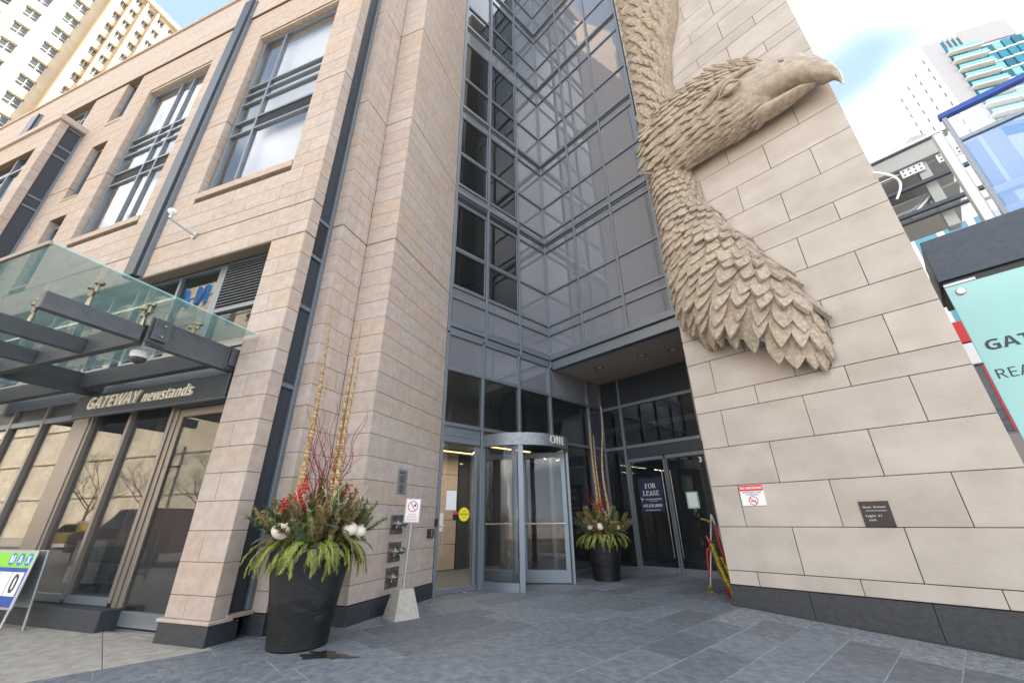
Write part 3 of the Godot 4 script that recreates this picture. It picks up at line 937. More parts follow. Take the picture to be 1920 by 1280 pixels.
func doors():
	var X := -7.15
	# sliding door leaf and its tall header
	var t := thing("sliding_door", "open glass sliding door beside the stone pier", "door", B, Vector3(X, 0, -5.15))
	box(t, "header", M.frame, Vector3(X - 0.1, 2.88, -5.64), Vector3(X + 0.02, 3.08, -4.6), 0.006)
	box(t, "header_cover", M.frame, Vector3(X - 0.12, 2.74, -5.62), Vector3(X + 0.06, 2.87, -4.6), 0.01)
	box(t, "threshold", M.steel, Vector3(X - 0.1, -0.03, -5.64), Vector3(X + 0.03, 0.015, -4.6), 0.005)
	box(t, "floor_rail", M.frame, Vector3(X - 0.06, 0.015, -5.64), Vector3(X - 0.0, 0.10, -4.6), 0.005)
	box(t, "pane", M.pane_clear, Vector3(X - 0.045, 0.1, -5.62), Vector3(X - 0.037, 2.74, -4.6))
	box(t, "leaf_stile", M.frame, Vector3(X - 0.06, 0.1, -5.62), Vector3(X - 0.02, 2.74, -5.55), 0.004)
	for s in [["white notice sheet taped to the open sliding door", "notice", Vector3(0, 1.62, -4.98), 0.24, 0.36, M.white, "paper"], ["round yellow caution sticker on the sliding door glass", "sticker", Vector3(0, 1.36, -5.31), 0, 0, M.yellow, "disc"], ["small dark red no smoking decal on the sliding door glass", "decal", Vector3(0, 1.33, -5.1), 0.13, 0.16, M.plaque, "paper"]]:
		var nt := thing(s[1] + "_sheet", s[0], s[1], B, Vector3(X - 0.034, s[2].y, s[2].z))
		var at := Vector3(X - 0.034, s[2].y, s[2].z)
		if s[6] == "disc":
			var st := begin()
			disc(st, 0.13, 0.002, 28)
			part(nt, "disc", st.commit(), s[5], at, Basis(Vector3.UP, PI / 2))
			words(nt, "lettering", "CAUTION", M.black, at + Vector3(0.003, 0, 0), 0.035, 0.001, Basis(Vector3.UP, PI / 2), "Droid Sans", 700)
			words(nt, "lettering", "AUTOMATIC", M.black, at + Vector3(0.003, 0.06, 0), 0.016, 0.001, Basis(Vector3.UP, PI / 2))
			words(nt, "lettering", "DOOR", M.black, at + Vector3(0.003, -0.06, 0), 0.02, 0.001, Basis(Vector3.UP, PI / 2))
		else:
			box(nt, "sheet", s[5], at - Vector3(0.001, s[4] / 2, s[3] / 2), at + Vector3(0.001, s[4] / 2, s[3] / 2))
			if s[1] == "decal":
				box(nt, "red_band", M.red, at + Vector3(0.0012, 0.03, -s[3] / 2), at + Vector3(0.002, s[4] / 2, s[3] / 2))
	revolving_door()
	# double doors
	var D := -10.42
	var d := thing("double_door", "pair of glass double doors with long steel handles at the back of the court", "door", B, Vector3(-5.3, -0.05, D))
	box(d, "door_header", M.frame_dark, Vector3(-6.38, 2.78, D - 0.05), Vector3(-3.05, 3.05, D + 0.04), 0.006)
	box(d, "head_rail", M.frame, Vector3(-6.38, 2.68, D - 0.04), Vector3(-5.31, 2.775, D + 0.03), 0.005)
	box(d, "head_rail", M.frame, Vector3(-5.27, 2.68, D - 0.04), Vector3(-4.2, 2.775, D + 0.03), 0.005)
	for x in [[-6.38, -6.33], [-5.345, -5.30], [-5.285, -5.24], [-4.25, -4.2]]:
		box(d, "stile", M.frame, Vector3(x[0], -0.03, D - 0.03), Vector3(x[1], 2.68, D + 0.03), 0.004)
	for x in [[-6.33, -5.345], [-5.24, -4.25]]:
		box(d, "bottom_rail", M.frame, Vector3(x[0], -0.04, D - 0.03), Vector3(x[1], 0.14, D + 0.03), 0.005)
		box(d, "pane", M.pane, Vector3(x[0], 0.14, D - 0.006), Vector3(x[1], 2.68, D + 0.006))
		box(d, "inner_pane", M.pane_clear, Vector3(x[0], 0.14, D - 0.028), Vector3(x[1], 2.68, D - 0.022))
	box(d, "fixed_pane", M.pane_dark, Vector3(-4.2, -0.03, D - 0.006), Vector3(-3.05, 2.75, D + 0.006))
	for x in [-5.38, -5.15]:
		var st := begin()
		for s in [-0.0, 0.0]:
			tube(st, [Vector3(0, 0.36, 0.10), Vector3(0, 2.38, 0.10)], [0.018, 0.018], 12)
		for y in [0.55, 2.2]:
			tube(st, [Vector3(0, y, 0.02), Vector3(0, y, 0.09)], [0.012, 0.012], 8)
		part(d, "pull_handle", st.commit(), M.steel, Vector3(x, 0, D))
	words(d, "house_number", "3", M.white, Vector3(-4.36, 2.56, D + 0.012), 0.12, 0.006, Basis(), "Droid Sans", 700)
	for x in [-5.4, -5.2]:
		var st := begin()
		tube(st, [Vector3(0, 0, 0), Vector3(0, 0, 0.02)], [0.02, 0.018], 12)
		part(d, "bolt", st.commit(), M.steel, Vector3(x, 0.03, D + 0.03))
	# lease notice and the pale sheet on the glass
	var p := thing("lease_poster", "navy for lease poster on the left leaf of the double doors", "poster", B, Vector3(-5.82, 1.8, D + 0.02))
	box(p, "sheet", M.navy, Vector3(-6.16, 1.40, D + 0.008), Vector3(-5.48, 2.22, D + 0.012))
	var zz := D + 0.013
	words(p, "lettering", "FOR", M.white, Vector3(-5.82, 2.03, zz), 0.115, 0.002, Basis(), "Droid Serif", 400)
	words(p, "lettering", "LEASE", M.white, Vector3(-5.82, 1.85, zz), 0.115, 0.002, Basis(), "Droid Serif", 400, 0.95)
	words(p, "lettering", "THE BEHAR GROUP", M.white, Vector3(-5.77, 1.70, zz), 0.035, 0.002, Basis(), "Droid Serif", 400)
	words(p, "lettering", "REALTY INC., BROKERAGE", M.white, Vector3(-5.77, 1.655, zz), 0.015, 0.002)
	words(p, "lettering", "416.636.8898", M.white, Vector3(-5.82, 1.545, zz), 0.07, 0.002, Basis(), "Droid Serif", 400, 0.9)
	words(p, "lettering", "www.thebehargroup.com", M.white, Vector3(-5.82, 1.44, zz), 0.026, 0.002)
	var st3 := begin()
	tube(st3, [Vector3(-0.05, 0.05, 0), Vector3(0, 0.0, 0), Vector3(-0.02, -0.05, 0)], [0.006, 0.008, 0.003], 6)
	tube(st3, [Vector3(0.01, 0.03, 0), Vector3(0.02, -0.01, 0), Vector3(0.05, 0.02, 0)], [0.004, 0.007, 0.003], 6)
	part(p, "emblem", st3.commit(), M.white, Vector3(-6.09, 1.70, zz))
	var w := thing("notice_sheet", "pale sheet taped to the right leaf of the double doors", "notice", B, Vector3(-4.73, 1.65, D + 0.01))
	box(w, "sheet", M.white, Vector3(-4.84, 1.48, D + 0.008), Vector3(-4.62, 1.8, D + 0.010))
	box(w, "tape_border", M.teal, Vector3(-4.88, 1.45, D + 0.0065), Vector3(-4.58, 1.83, D + 0.0078))

func disc(st: SurfaceTool, r: float, t: float, n: int, inner := 0.0):
	for k in n:
		var a := TAU * k / n
		var b := TAU * (k + 1) / n
		var p := Vector3(cos(a), sin(a), 0)
		var q := Vector3(cos(b), sin(b), 0)
		quad(st, p * inner + Vector3(0, 0, t), p * r + Vector3(0, 0, t), q * r + Vector3(0, 0, t), q * inner + Vector3(0, 0, t), Vector3.BACK)
		quad(st, p * r + Vector3(0, 0, t), q * r + Vector3(0, 0, t), q * r, p * r, p + q)

func revolving_door():
	var C := Vector3(-7.15, 0, -6.87)
	var R := 1.12
	var t := thing("revolving_door", "grey revolving door under the curved canopy at the entrance", "revolving door", B, C)
	# curved canopy drum
	var st := begin()
	var seg := 40
	var rows := []
	var mid := []
	var prof := [[R - 0.06, 2.72], [R + 0.06, 2.72], [R + 0.06, 2.98], [R - 0.06, 2.98]]
	for i in 3:
		for k in seg:
			var a := -PI / 2 + PI * k / seg
			var b := -PI / 2 + PI * (k + 1) / seg
			var pa := Vector3(cos(a), 0, sin(a))
			var pb := Vector3(cos(b), 0, sin(b))
			var y0 := Vector3(0, prof[i][1], 0)
			var y1 := Vector3(0, prof[i + 1][1], 0)
			var n: Vector3 = [Vector3.DOWN, pa, Vector3.UP][i]
			var nb: Vector3 = [Vector3.DOWN, pb, Vector3.UP][i]
			smooth_tri(st, [pa * prof[i][0] + y0, n], [pb * prof[i][0] + y0, nb], [pb * prof[i + 1][0] + y1, nb])
			smooth_tri(st, [pa * prof[i][0] + y0, n], [pb * prof[i + 1][0] + y1, nb], [pa * prof[i + 1][0] + y1, n])
	part(t, "canopy_fascia", st.commit(), M.fascia, C)
	var s2 := begin()
	for k in seg:
		var a := -PI / 2 + PI * k / seg
		var b := -PI / 2 + PI * (k + 1) / seg
		var pa := Vector3(cos(a), 0, sin(a)) * (R - 0.06)
		var pb := Vector3(cos(b), 0, sin(b)) * (R - 0.06)
		tri(s2, Vector3(0, 2.8, 0), pa + Vector3(0, 2.8, 0), pb + Vector3(0, 2.8, 0), Vector3.DOWN)
		tri(s2, Vector3(0, 2.96, 0), pa * 1.05 + Vector3(0, 2.96, 0), pb * 1.05 + Vector3(0, 2.96, 0), Vector3.UP)
	part(t, "canopy_ceiling", s2.commit(), M.frame_dark, C)
	# posts and curved side glass
	for q in [[PI / 2 - 0.02, 0.05], [0.745, 0.055], [-0.76, 0.055], [-PI / 2 + 0.02, 0.05]]:
		var a: float = q[0]
		part(t, "post", box_mesh(Vector3(0.075, 2.76, 0.11), 0.004), M.frame, C + Vector3(cos(a) * R, 1.34, sin(a) * R), Basis(Vector3.UP, -a))
	for s in [[0.80, PI / 2 - 0.06], [-PI / 2 + 0.06, -0.80]]:
		var g := begin()
		var rail := begin()
		for k in 14:
			var a := lerpf(s[0], s[1], k / 14.0)
			var b := lerpf(s[0], s[1], (k + 1) / 14.0)
			var pa := Vector3(cos(a), 0, sin(a))
			var pb := Vector3(cos(b), 0, sin(b))
			smooth_tri(g, [pa * R + Vector3(0, 0.14, 0), pa], [pb * R + Vector3(0, 0.14, 0), pb], [pb * R + Vector3(0, 2.72, 0), pb])
			smooth_tri(g, [pa * R + Vector3(0, 0.14, 0), pa], [pb * R + Vector3(0, 2.72, 0), pb], [pa * R + Vector3(0, 2.72, 0), pa])
			for rr in [R - 0.03, R + 0.035]:
				quad(rail, pa * rr + Vector3(0, -0.04, 0), pb * rr + Vector3(0, -0.04, 0), pb * rr + Vector3(0, 0.15, 0), pa * rr + Vector3(0, 0.15, 0), (pa + pb) * (1 if rr > R else -1))
			quad(rail, pa * (R - 0.03) + Vector3(0, 0.15, 0), pb * (R - 0.03) + Vector3(0, 0.15, 0), pb * (R + 0.035) + Vector3(0, 0.15, 0), pa * (R + 0.035) + Vector3(0, 0.15, 0), Vector3.UP)
		part(t, "curved_pane", g.commit(), M.pane, C)
		part(t, "curved_rail", rail.commit(), M.frame, C)
	# back half of the drum inside the lobby
	for s in [[PI / 2 + 0.06, PI - 0.8], [PI + 0.8, PI * 1.5 - 0.06]]:
		var g := begin()
		for k in 10:
			var a := lerpf(s[0], s[1], k / 10.0)
			var b := lerpf(s[0], s[1], (k + 1) / 10.0)
			var pa := Vector3(cos(a), 0, sin(a))
			var pb := Vector3(cos(b), 0, sin(b))
			quad(g, pa * R + Vector3(0, 0.05, 0), pb * R + Vector3(0, 0.05, 0), pb * R + Vector3(0, 2.72, 0), pa * R + Vector3(0, 2.72, 0), pa)
		part(t, "curved_pane", g.commit(), M.pane, C)
	# four wings round the shaft, each with a frame, pane and push bar
	var shaft := begin()
	tube(shaft, [Vector3(0, -0.03, 0), Vector3(0, 2.78, 0)], [0.045, 0.045], 16)
	part(t, "shaft", shaft.commit(), M.frame, C)
	for k in 4:
		var a := deg_to_rad(-38.0 + 90.0 * k)
		var w := Node3D.new()
		w.name = "wing"
		t.add_child(w, true)
		w.position = Vector3.ZERO
		w.rotation.y = -a
		origin[w] = C
		var L := R - 0.05
		box(w, "bottom_rail", M.frame, C + Vector3(0.06, 0.02, -0.022), C + Vector3(L, 0.26, 0.022), 0.004)
		box(w, "top_rail", M.frame, C + Vector3(0.06, 2.58, -0.022), C + Vector3(L, 2.70, 0.022), 0.004)
		box(w, "stile", M.frame, C + Vector3(L - 0.10, 0.26, -0.022), C + Vector3(L, 2.58, 0.022), 0.004)
		box(w, "stile", M.frame, C + Vector3(0.06, 0.26, -0.022), C + Vector3(0.14, 2.58, 0.022), 0.004)
		box(w, "pane", M.pane_clear, C + Vector3(0.14, 0.26, -0.004), C + Vector3(L - 0.10, 2.58, 0.004))
		var st4 := begin()
		tube(st4, [Vector3(0.1, 1.16, 0.06), Vector3(L - 0.05, 1.16, 0.06)], [0.016, 0.016], 10)
		part(w, "push_bar", st4.commit(), M.galvan, C)
		box(w, "edge_brush", M.black, C + Vector3(L, 0.02, -0.008), C + Vector3(L + 0.03, 2.70, 0.008))
	# ONE, in letters that follow the curve
	var s := "ONE"
	for k in 3:
		var a := 0.08 - 0.155 * k
		var p := Vector3(cos(a), 0, sin(a)) * (R + 0.062)
		words(t, "letter", s[k], M.letter, C + p + Vector3(0, 2.86, 0), 0.17, 0.03, Basis(Vector3.UP, PI / 2 - a), "Droid Sans", 400)

# ------------------------------------------------------------------ the eagle
func feather_mesh(v: int) -> ArrayMesh:
	# a thick pointed leaf with a keel: x across (-0.5..0.5), y from root (0) to tip (1), z outwards
	var st := begin()
	var ts := [0.0, 0.18, 0.36, 0.54, 0.70, 0.83, 0.93, 1.0]
	var ws: Array = [[0.30, 0.43, 0.50, 0.48, 0.385, 0.25, 0.12, 0.0], [0.34, 0.46, 0.50, 0.45, 0.34, 0.22, 0.10, 0.0], [0.28, 0.40, 0.48, 0.50, 0.43, 0.29, 0.14, 0.0]][v]
	var bend: float = [0.05, -0.04, 0.02][v]
	var l := []
	var m := []
	var r := []
	for i in ts.size():
		var y: float = ts[i]
		var off := bend * sin(y * PI)
		var z := 0.10 * sin(y * PI * 0.55)
		l.append(Vector3(off - ws[i], y, z - 0.10 * ws[i] * 2.0))
		m.append(Vector3(off * 1.4, y, z + 0.085 * (1.0 - y * 0.8)))
		r.append(Vector3(off + ws[i], y, z - 0.10 * ws[i] * 2.0))
	var down := Vector3(0, 0, -0.28)
	for i in ts.size() - 1:
		quad(st, l[i], m[i], m[i + 1], l[i + 1], Vector3(-0.3, 0, 1))
		quad(st, m[i], r[i], r[i + 1], m[i + 1], Vector3(0.3, 0, 1))
		quad(st, l[i], l[i + 1], l[i + 1] + down, l[i] + down, Vector3(-1, 0.5, 0))
		quad(st, r[i], r[i + 1], r[i + 1] + down, r[i] + down, Vector3(1, 0.5, 0))
	return st.commit()

func station(tab: Array, s: float) -> Array:
	for i in tab.size() - 1:
		var a: float = tab[i][0]
		var b: float = tab[i + 1][0]
		if (s <= a and s >= b) or (s >= a and s <= b):
			var k := (s - a) / (b - a)
			k = k * k * (3.0 - 2.0 * k) * 0.5 + k * 0.5
			var out := []
			for j in tab[i].size():
				out.append(lerpf(tab[i][j], tab[i + 1][j], k))
			return out
	return tab[-1] if absf(s - tab[-1][0]) < absf(s - tab[0][0]) else tab[0]

# wings hug the wall: sections at height v with centre, half width, depth, tilt
func wing_point(tab: Array, v: float, th: float) -> Vector3:
	var q := station(tab, v)
	return Vector3(q[1] + q[2] * cos(th), v - q[4] * q[2] * cos(th), -7.63 + q[3] * sin(th))

func head_point(tab: Array, x: float, th: float) -> Vector3:
	var q := station(tab, x)
	return Vector3(x, q[1] + q[2] * cos(th), -7.34 + q[3] * sin(th))

func eagle():
	var t := thing("eagle_sculpture", "large carved stone eagle with layered feathers mounted on the panel wall", "sculpture", B, Vector3(-2.0, 3.3, -7.6))
	var fm := [feather_mesh(0), feather_mesh(1), feather_mesh(2)]
	var lower := [[10.4, -2.52, 0.50, 0.42, 0.0], [9.2, -2.58, 0.50, 0.48, 0.0], [8.3, -2.57, 0.47, 0.44, 0.0], [7.6, -2.52, 0.50, 0.44, 0.10], [6.9, -2.39, 0.64, 0.48, 0.25], [6.2, -2.20, 0.83, 0.54, 0.35], [5.4, -2.00, 1.02, 0.60, 0.42], [4.8, -1.90, 1.12, 0.63, 0.45], [4.3, -1.86, 1.05, 0.58, 0.47], [3.98, -1.80, 0.93, 0.46, 0.48]]
	var upper := [[9.6, -2.50, 0.55, 0.44, 0.0], [10.4, -2.50, 0.47, 0.42, 0.0], [11.1, -2.49, 0.44, 0.42, 0.0], [12.1, -2.42, 0.50, 0.44, 0.05], [13.7, -2.18, 0.72, 0.50, 0.10], [15.5, -1.95, 0.95, 0.55, 0.12], [17.2, -1.80, 1.10, 0.55, 0.12], [18.6, -1.75, 1.15, 0.5, 0.12]]
	var head := [[-2.95, 9.30, 0.45, 0.20], [-2.6, 9.34, 0.86, 0.34], [-2.0, 9.38, 1.03, 0.46], [-1.4, 9.35, 1.00, 0.54], [-1.0, 9.31, 0.97, 0.55], [-0.6, 9.20, 0.84, 0.48], [-0.35, 9.12, 0.68, 0.41], [-0.16, 9.06, 0.48, 0.32], [-0.05, 9.03, 0.22, 0.16]]
	# bodies under the feathers
	for w in [["lower_wing", lower], ["upper_wing", upper]]:
		var tab: Array = w[1]
		var st := begin()
		var g := []
		var mid := []
		for i in 33:
			var v := lerpf(tab[0][0], tab[-1][0], i / 32.0)
			var row := []
			for j in 17:
				row.append(wing_point(tab, v, PI * (1.06 * j / 16.0 - 0.03)) - Vector3(tab[3][1], tab[3][0], -7.6))
			g.append(row)
			mid.append(Vector3(station(tab, v)[1], v, -7.8) - Vector3(tab[3][1], tab[3][0], -7.6))
		var endc: Vector3 = mid[32] + Vector3(0, 0.12 if w[0] == "lower_wing" else 0.0, 0.2)
		sheet(st, g, mid)
		for j in 16:
			tri(st, g[32][j], g[32][j + 1], endc, Vector3.DOWN if w[0] == "lower_wing" else Vector3.UP)
		var base := part(t, w[0], st.commit(), M.feather[3], Vector3(tab[3][1], tab[3][0], -7.6))
		var sgn := -1.0 if w[0] == "lower_wing" else 1.0
		var v := 8.75 if sgn < 0 else 10.05
		var extra := begin()
		var count := 0
		var row_i := 0
		var last: float = tab[-1][0]
		while (v > last - 0.02 if sgn < 0 else v < 17.0):
			var q := station(tab, v)
			var big := clampf((q[2] - 0.45) / 0.65, 0, 1)
			var flen := lerpf(0.40, 0.70, big) if sgn < 0 else lerpf(0.48, 0.62, big)
			var fwid := lerpf(0.145, 0.315, big) if sgn < 0 else lerpf(0.22, 0.30, big)
			var arc: float = PI * sqrt((q[2] * q[2] + q[3] * q[3]) / 2.0)
			var n := maxi(4, roundi(arc / (fwid * 0.80)))
			for k in n + 1:
				var th: float = PI * (k + (0.5 if row_i % 2 == 1 else 0.0)) / n
				th = clampf(th + rng.randf_range(-0.04, 0.04), -0.10, PI + 0.12)
				var vv := v + rng.randf_range(-0.02, 0.02)
				var p := wing_point(tab, vv, th)
				var e := 0.02
				var dth := wing_point(tab, vv, th + e) - wing_point(tab, vv, th - e)
				var dv := wing_point(tab, vv + e, th) - wing_point(tab, vv - e, th)
				var nn := dth.cross(dv).normalized()
				if nn.dot(p - Vector3(q[1], v, -7.9)) < 0:
					nn = -nn
				var flow: Vector3
				if sgn < 0:
					flow = Vector3(lerpf(-0.10, lerpf(-0.85, -0.55, big), clampf((v - 4.1) / 1.3, 0, 1)), -1.0, 0)
					if v > 8.0:
						flow = Vector3(-0.95, -1, 0)
				else:
					flow = Vector3(lerpf(-1.3, -0.7, clampf((v - 10.0) / 4.0, 0, 1)) - 0.5 * sin(th) + 0.35 * cos(th), 1.0, 0)
				var f := (flow - nn * flow.dot(nn)).normalized()
				var lift := deg_to_rad(rng.randf_range(8.0, 15.0)) * (0.2 + 0.8 * maxf(0.0, sin(th)))
				var yy := (f * cos(lift) + nn * sin(lift)).normalized()
				var zz := (nn * cos(lift) - f * sin(lift)).normalized()
				var xx := yy.cross(zz)
				var sz := rng.randf_range(0.88, 1.12)
				var bs := Basis(xx * fwid * sz * rng.randf_range(0.92, 1.12), yy * flen * sz, zz * lerpf(0.13, 0.24, big))
				var fmesh: ArrayMesh = fm[rng.randi() % 3]
				var fmat: Material = M.feather[rng.randi() % 3]
				# the small feathers tucked against the wall at the rims are joined; the rest are separate
				if (th < 0.16 or th > PI - 0.16) and count > 300 - 200 * (1 if sgn < 0 else 0):
					extra.append_from(fmesh, 0, Transform3D(bs, p - yy * flen * 0.30 - zz * 0.005 - origin[base]))
				else:
					part(base, "feather", fmesh, fmat, p - yy * flen * 0.30 - zz * 0.005, bs)
					count += 1
			v += sgn * flen * 0.40
			row_i += 1
		var ex := part(base, "rim_feathers", extra.commit(), M.feather[1], origin[base])
		ex.set_meta("kind", "stuff")
	# head: body, plumes, brow, eye, beak
	var hs := begin()
	var hg := []
	var hm := []
	var ho := Vector3(-1.2, 9.3, -7.4)
	for i in 25:
		var x := lerpf(-2.95, -0.05, i / 24.0)
		var row := []
		for j in 32:
			row.append(head_point(head, x, TAU * j / 32.0) - ho)
		hg.append(row)
		hm.append(Vector3(x, station(head, x)[1], -7.34) - ho)
	sheet(hs, hg, hm, true)
	for j in 32:
		tri(hs, hg[24][j], hg[24][(j + 1) % 32], hm[24], Vector3.RIGHT)
	var hd := part(t, "head", hs.commit(), M.beak, ho)
	var x := -0.20
	var ri := 0
	while x > -2.9:
		var q := station(head, x)
		var back := clampf((-0.3 - x) / 1.8, 0, 1)
		var flen := lerpf(0.30, 0.62, back)
		var fwid := lerpf(0.085, 0.19, back)
		var arc: float = PI * sqrt((q[2] * q[2] + q[3] * q[3]) / 2.0) * 1.25
		var n := maxi(6, roundi(arc / (fwid * 0.95)))
		for k in n:
			var th := -0.35 + (PI + 0.7) * (k + (0.5 if ri % 2 == 1 else 0.0) + rng.randf_range(-0.15, 0.15)) / n
			var p := head_point(head, x, th)
			# bare skin in front of and round the eye
			if p.x > -0.74 and p.y < 9.40 and p.y > 8.50 and p.z > -7.25:
				continue
			if Vector2(p.x + 0.88, (p.y - 9.03) * 1.2).length() < 0.24 and p.z > -7.3:
				continue
			var e := 0.02
			var dth := head_point(head, x, th + e) - head_point(head, x, th - e)
			var dv := head_point(head, x + e, th) - head_point(head, x - e, th)
			var nn := dth.cross(dv).normalized()
			if nn.dot(p - Vector3(x, q[1], -7.34)) < 0:
				nn = -nn
			var flow := Vector3(-1.0, lerpf(-0.05, -0.35, back) * (1.0 - cos(th) * 0.5), 0.05)
			var f := (flow - nn * flow.dot(nn)).normalized()
			var lift := deg_to_rad(rng.randf_range(4.0, 10.0))
			var yy := (f * cos(lift) + nn * sin(lift)).normalized()
			var zz := (nn * cos(lift) - f * sin(lift)).normalized()
			var sz := rng.randf_range(0.85, 1.2)
			part(hd, "feather", fm[rng.randi() % 3], M.feather[rng.randi() % 3], p - yy * flen * 0.3, Basis(yy.cross(zz) * fwid * sz, yy * flen * sz, zz * lerpf(0.10, 0.17, back)))
		x -= flen * 0.37
		ri += 1
	# eye with lids, brow ridge
	var es := begin()
	ball(es, Vector3.ZERO, Vector3(0.165, 0.105, 0.13), 20, 12, Basis(Vector3.BACK, 0.12))
	part(hd, "eye", es.commit(), M.beak, Vector3(-0.86, 9.02, -6.845))
	var ls := begin()
	for lid in [[0.11, 0.026], [-0.115, 0.022]]:
		var pts := []
		var rr := []
		for k in 9:
			var u := k / 8.0
			pts.append(Vector3(lerpf(-0.23, 0.22, u), lid[0] * sin(u * PI) + lerpf(-0.03, 0.04, u), 0.035 + 0.065 * sin(u * PI)))
			rr.append(lid[1] * (0.5 + 1.3 * sin(u * PI)))
		tube(ls, pts, rr, 8)
	part(hd, "eyelid", ls.commit(), M.beak, Vector3(-0.86, 9.02, -6.845))
	var bs2 := begin()
	var bp := []
	var br := []
	for k in 15:
		var u := k / 14.0
		var bx := lerpf(-1.55, -0.35, u)
		var by := 8.92 + 0.36 * u + 0.09 * sin(u * PI)
		var qq := station(head, bx)
		var dy: float = clampf((by - qq[1]) / qq[2], -0.98, 0.98)
		bp.append(Vector3(bx + 0.86, by - 9.02, -7.34 + qq[3] * sqrt(1.0 - dy * dy) + 0.035 + 6.845))
		br.append(0.012 + 0.085 * sin(pow(u, 0.8) * PI))
	tube(bs2, bp, br, 10)
	part(hd, "brow", bs2.commit(), M.feather[0], Vector3(-0.86, 9.02, -6.845))
	# beak: sections [top x, top y, bottom x, bottom y, half width, how far the flanks bulge]
	var secs := [[-0.75, 9.72, -0.95, 8.58, 0.30], [-0.42, 9.70, -0.58, 8.54, 0.385], [-0.16, 9.61, -0.28, 8.53, 0.375], [0.0, 9.50, -0.10, 8.56, 0.34], [0.16, 9.37, 0.10, 8.54, 0.30], [0.32, 9.21, 0.27, 8.45, 0.25], [0.46, 9.02, 0.40, 8.34, 0.19], [0.57, 8.76, 0.48, 8.30, 0.14], [0.635, 8.52, 0.535, 8.27, 0.10], [0.66, 8.30, 0.575, 8.19, 0.065], [0.645, 8.12, 0.595, 8.10, 0.03], [0.615, 8.04, 0.605, 8.04, 0.004]]
	var ks := begin()
	var kg := []
	var km := []
	var ko := Vector3(0.1, 8.95, -7.30)
	for s in secs:
		var top := Vector3(s[0], s[1], -7.30)
		var bot := Vector3(s[2], s[3], -7.30)
		var c := (top + bot) / 2.0
		var row := []
		for j in 24:
			var a := TAU * j / 24.0
			var cy := cos(a)
			var wz := sin(a)
			row.append(c + (top - bot) / 2.0 * cy + Vector3(0, 0, s[4] * signf(wz) * pow(absf(wz), 0.8) * (1.0 - 0.25 * cy)) - ko)
		kg.append(row)
		km.append(c - ko)
	sheet(ks, kg, km, true)
	var bk := part(t, "beak", ks.commit(), M.beak, ko)
	var js := begin()
	var jg := []
	var jm := []
	for s in [[-1.2, 8.75, 8.40, 0.16], [-0.8, 8.66, 8.33, 0.19], [-0.4, 8.56, 8.29, 0.19], [-0.1, 8.52, 8.32, 0.165], [0.1, 8.50, 8.36, 0.13], [0.25, 8.42, 8.375, 0.08], [0.33, 8.39, 8.385, 0.02]]:
		var row := []
		for j in 16:
			var a := TAU * j / 16.0
			row.append(Vector3(s[0], (s[1] + s[2]) / 2 + cos(a) * (s[1] - s[2]) / 2, -7.30 + sin(a) * s[3]) - ko)
		jg.append(row)
		jm.append(Vector3(s[0], (s[1] + s[2]) / 2, -7.30) - ko)
	sheet(js, jg, jm, true)
	part(bk, "lower_jaw", js.commit(), M.beak, ko)
	var ns := begin()
	ball(ns, Vector3.ZERO, Vector3(0.04, 0.055, 0.02), 12, 8, Basis(Vector3.BACK, 0.5))
	part(bk, "nostril", ns.commit(), M.feather[3], Vector3(0.01, 9.05, -6.975))

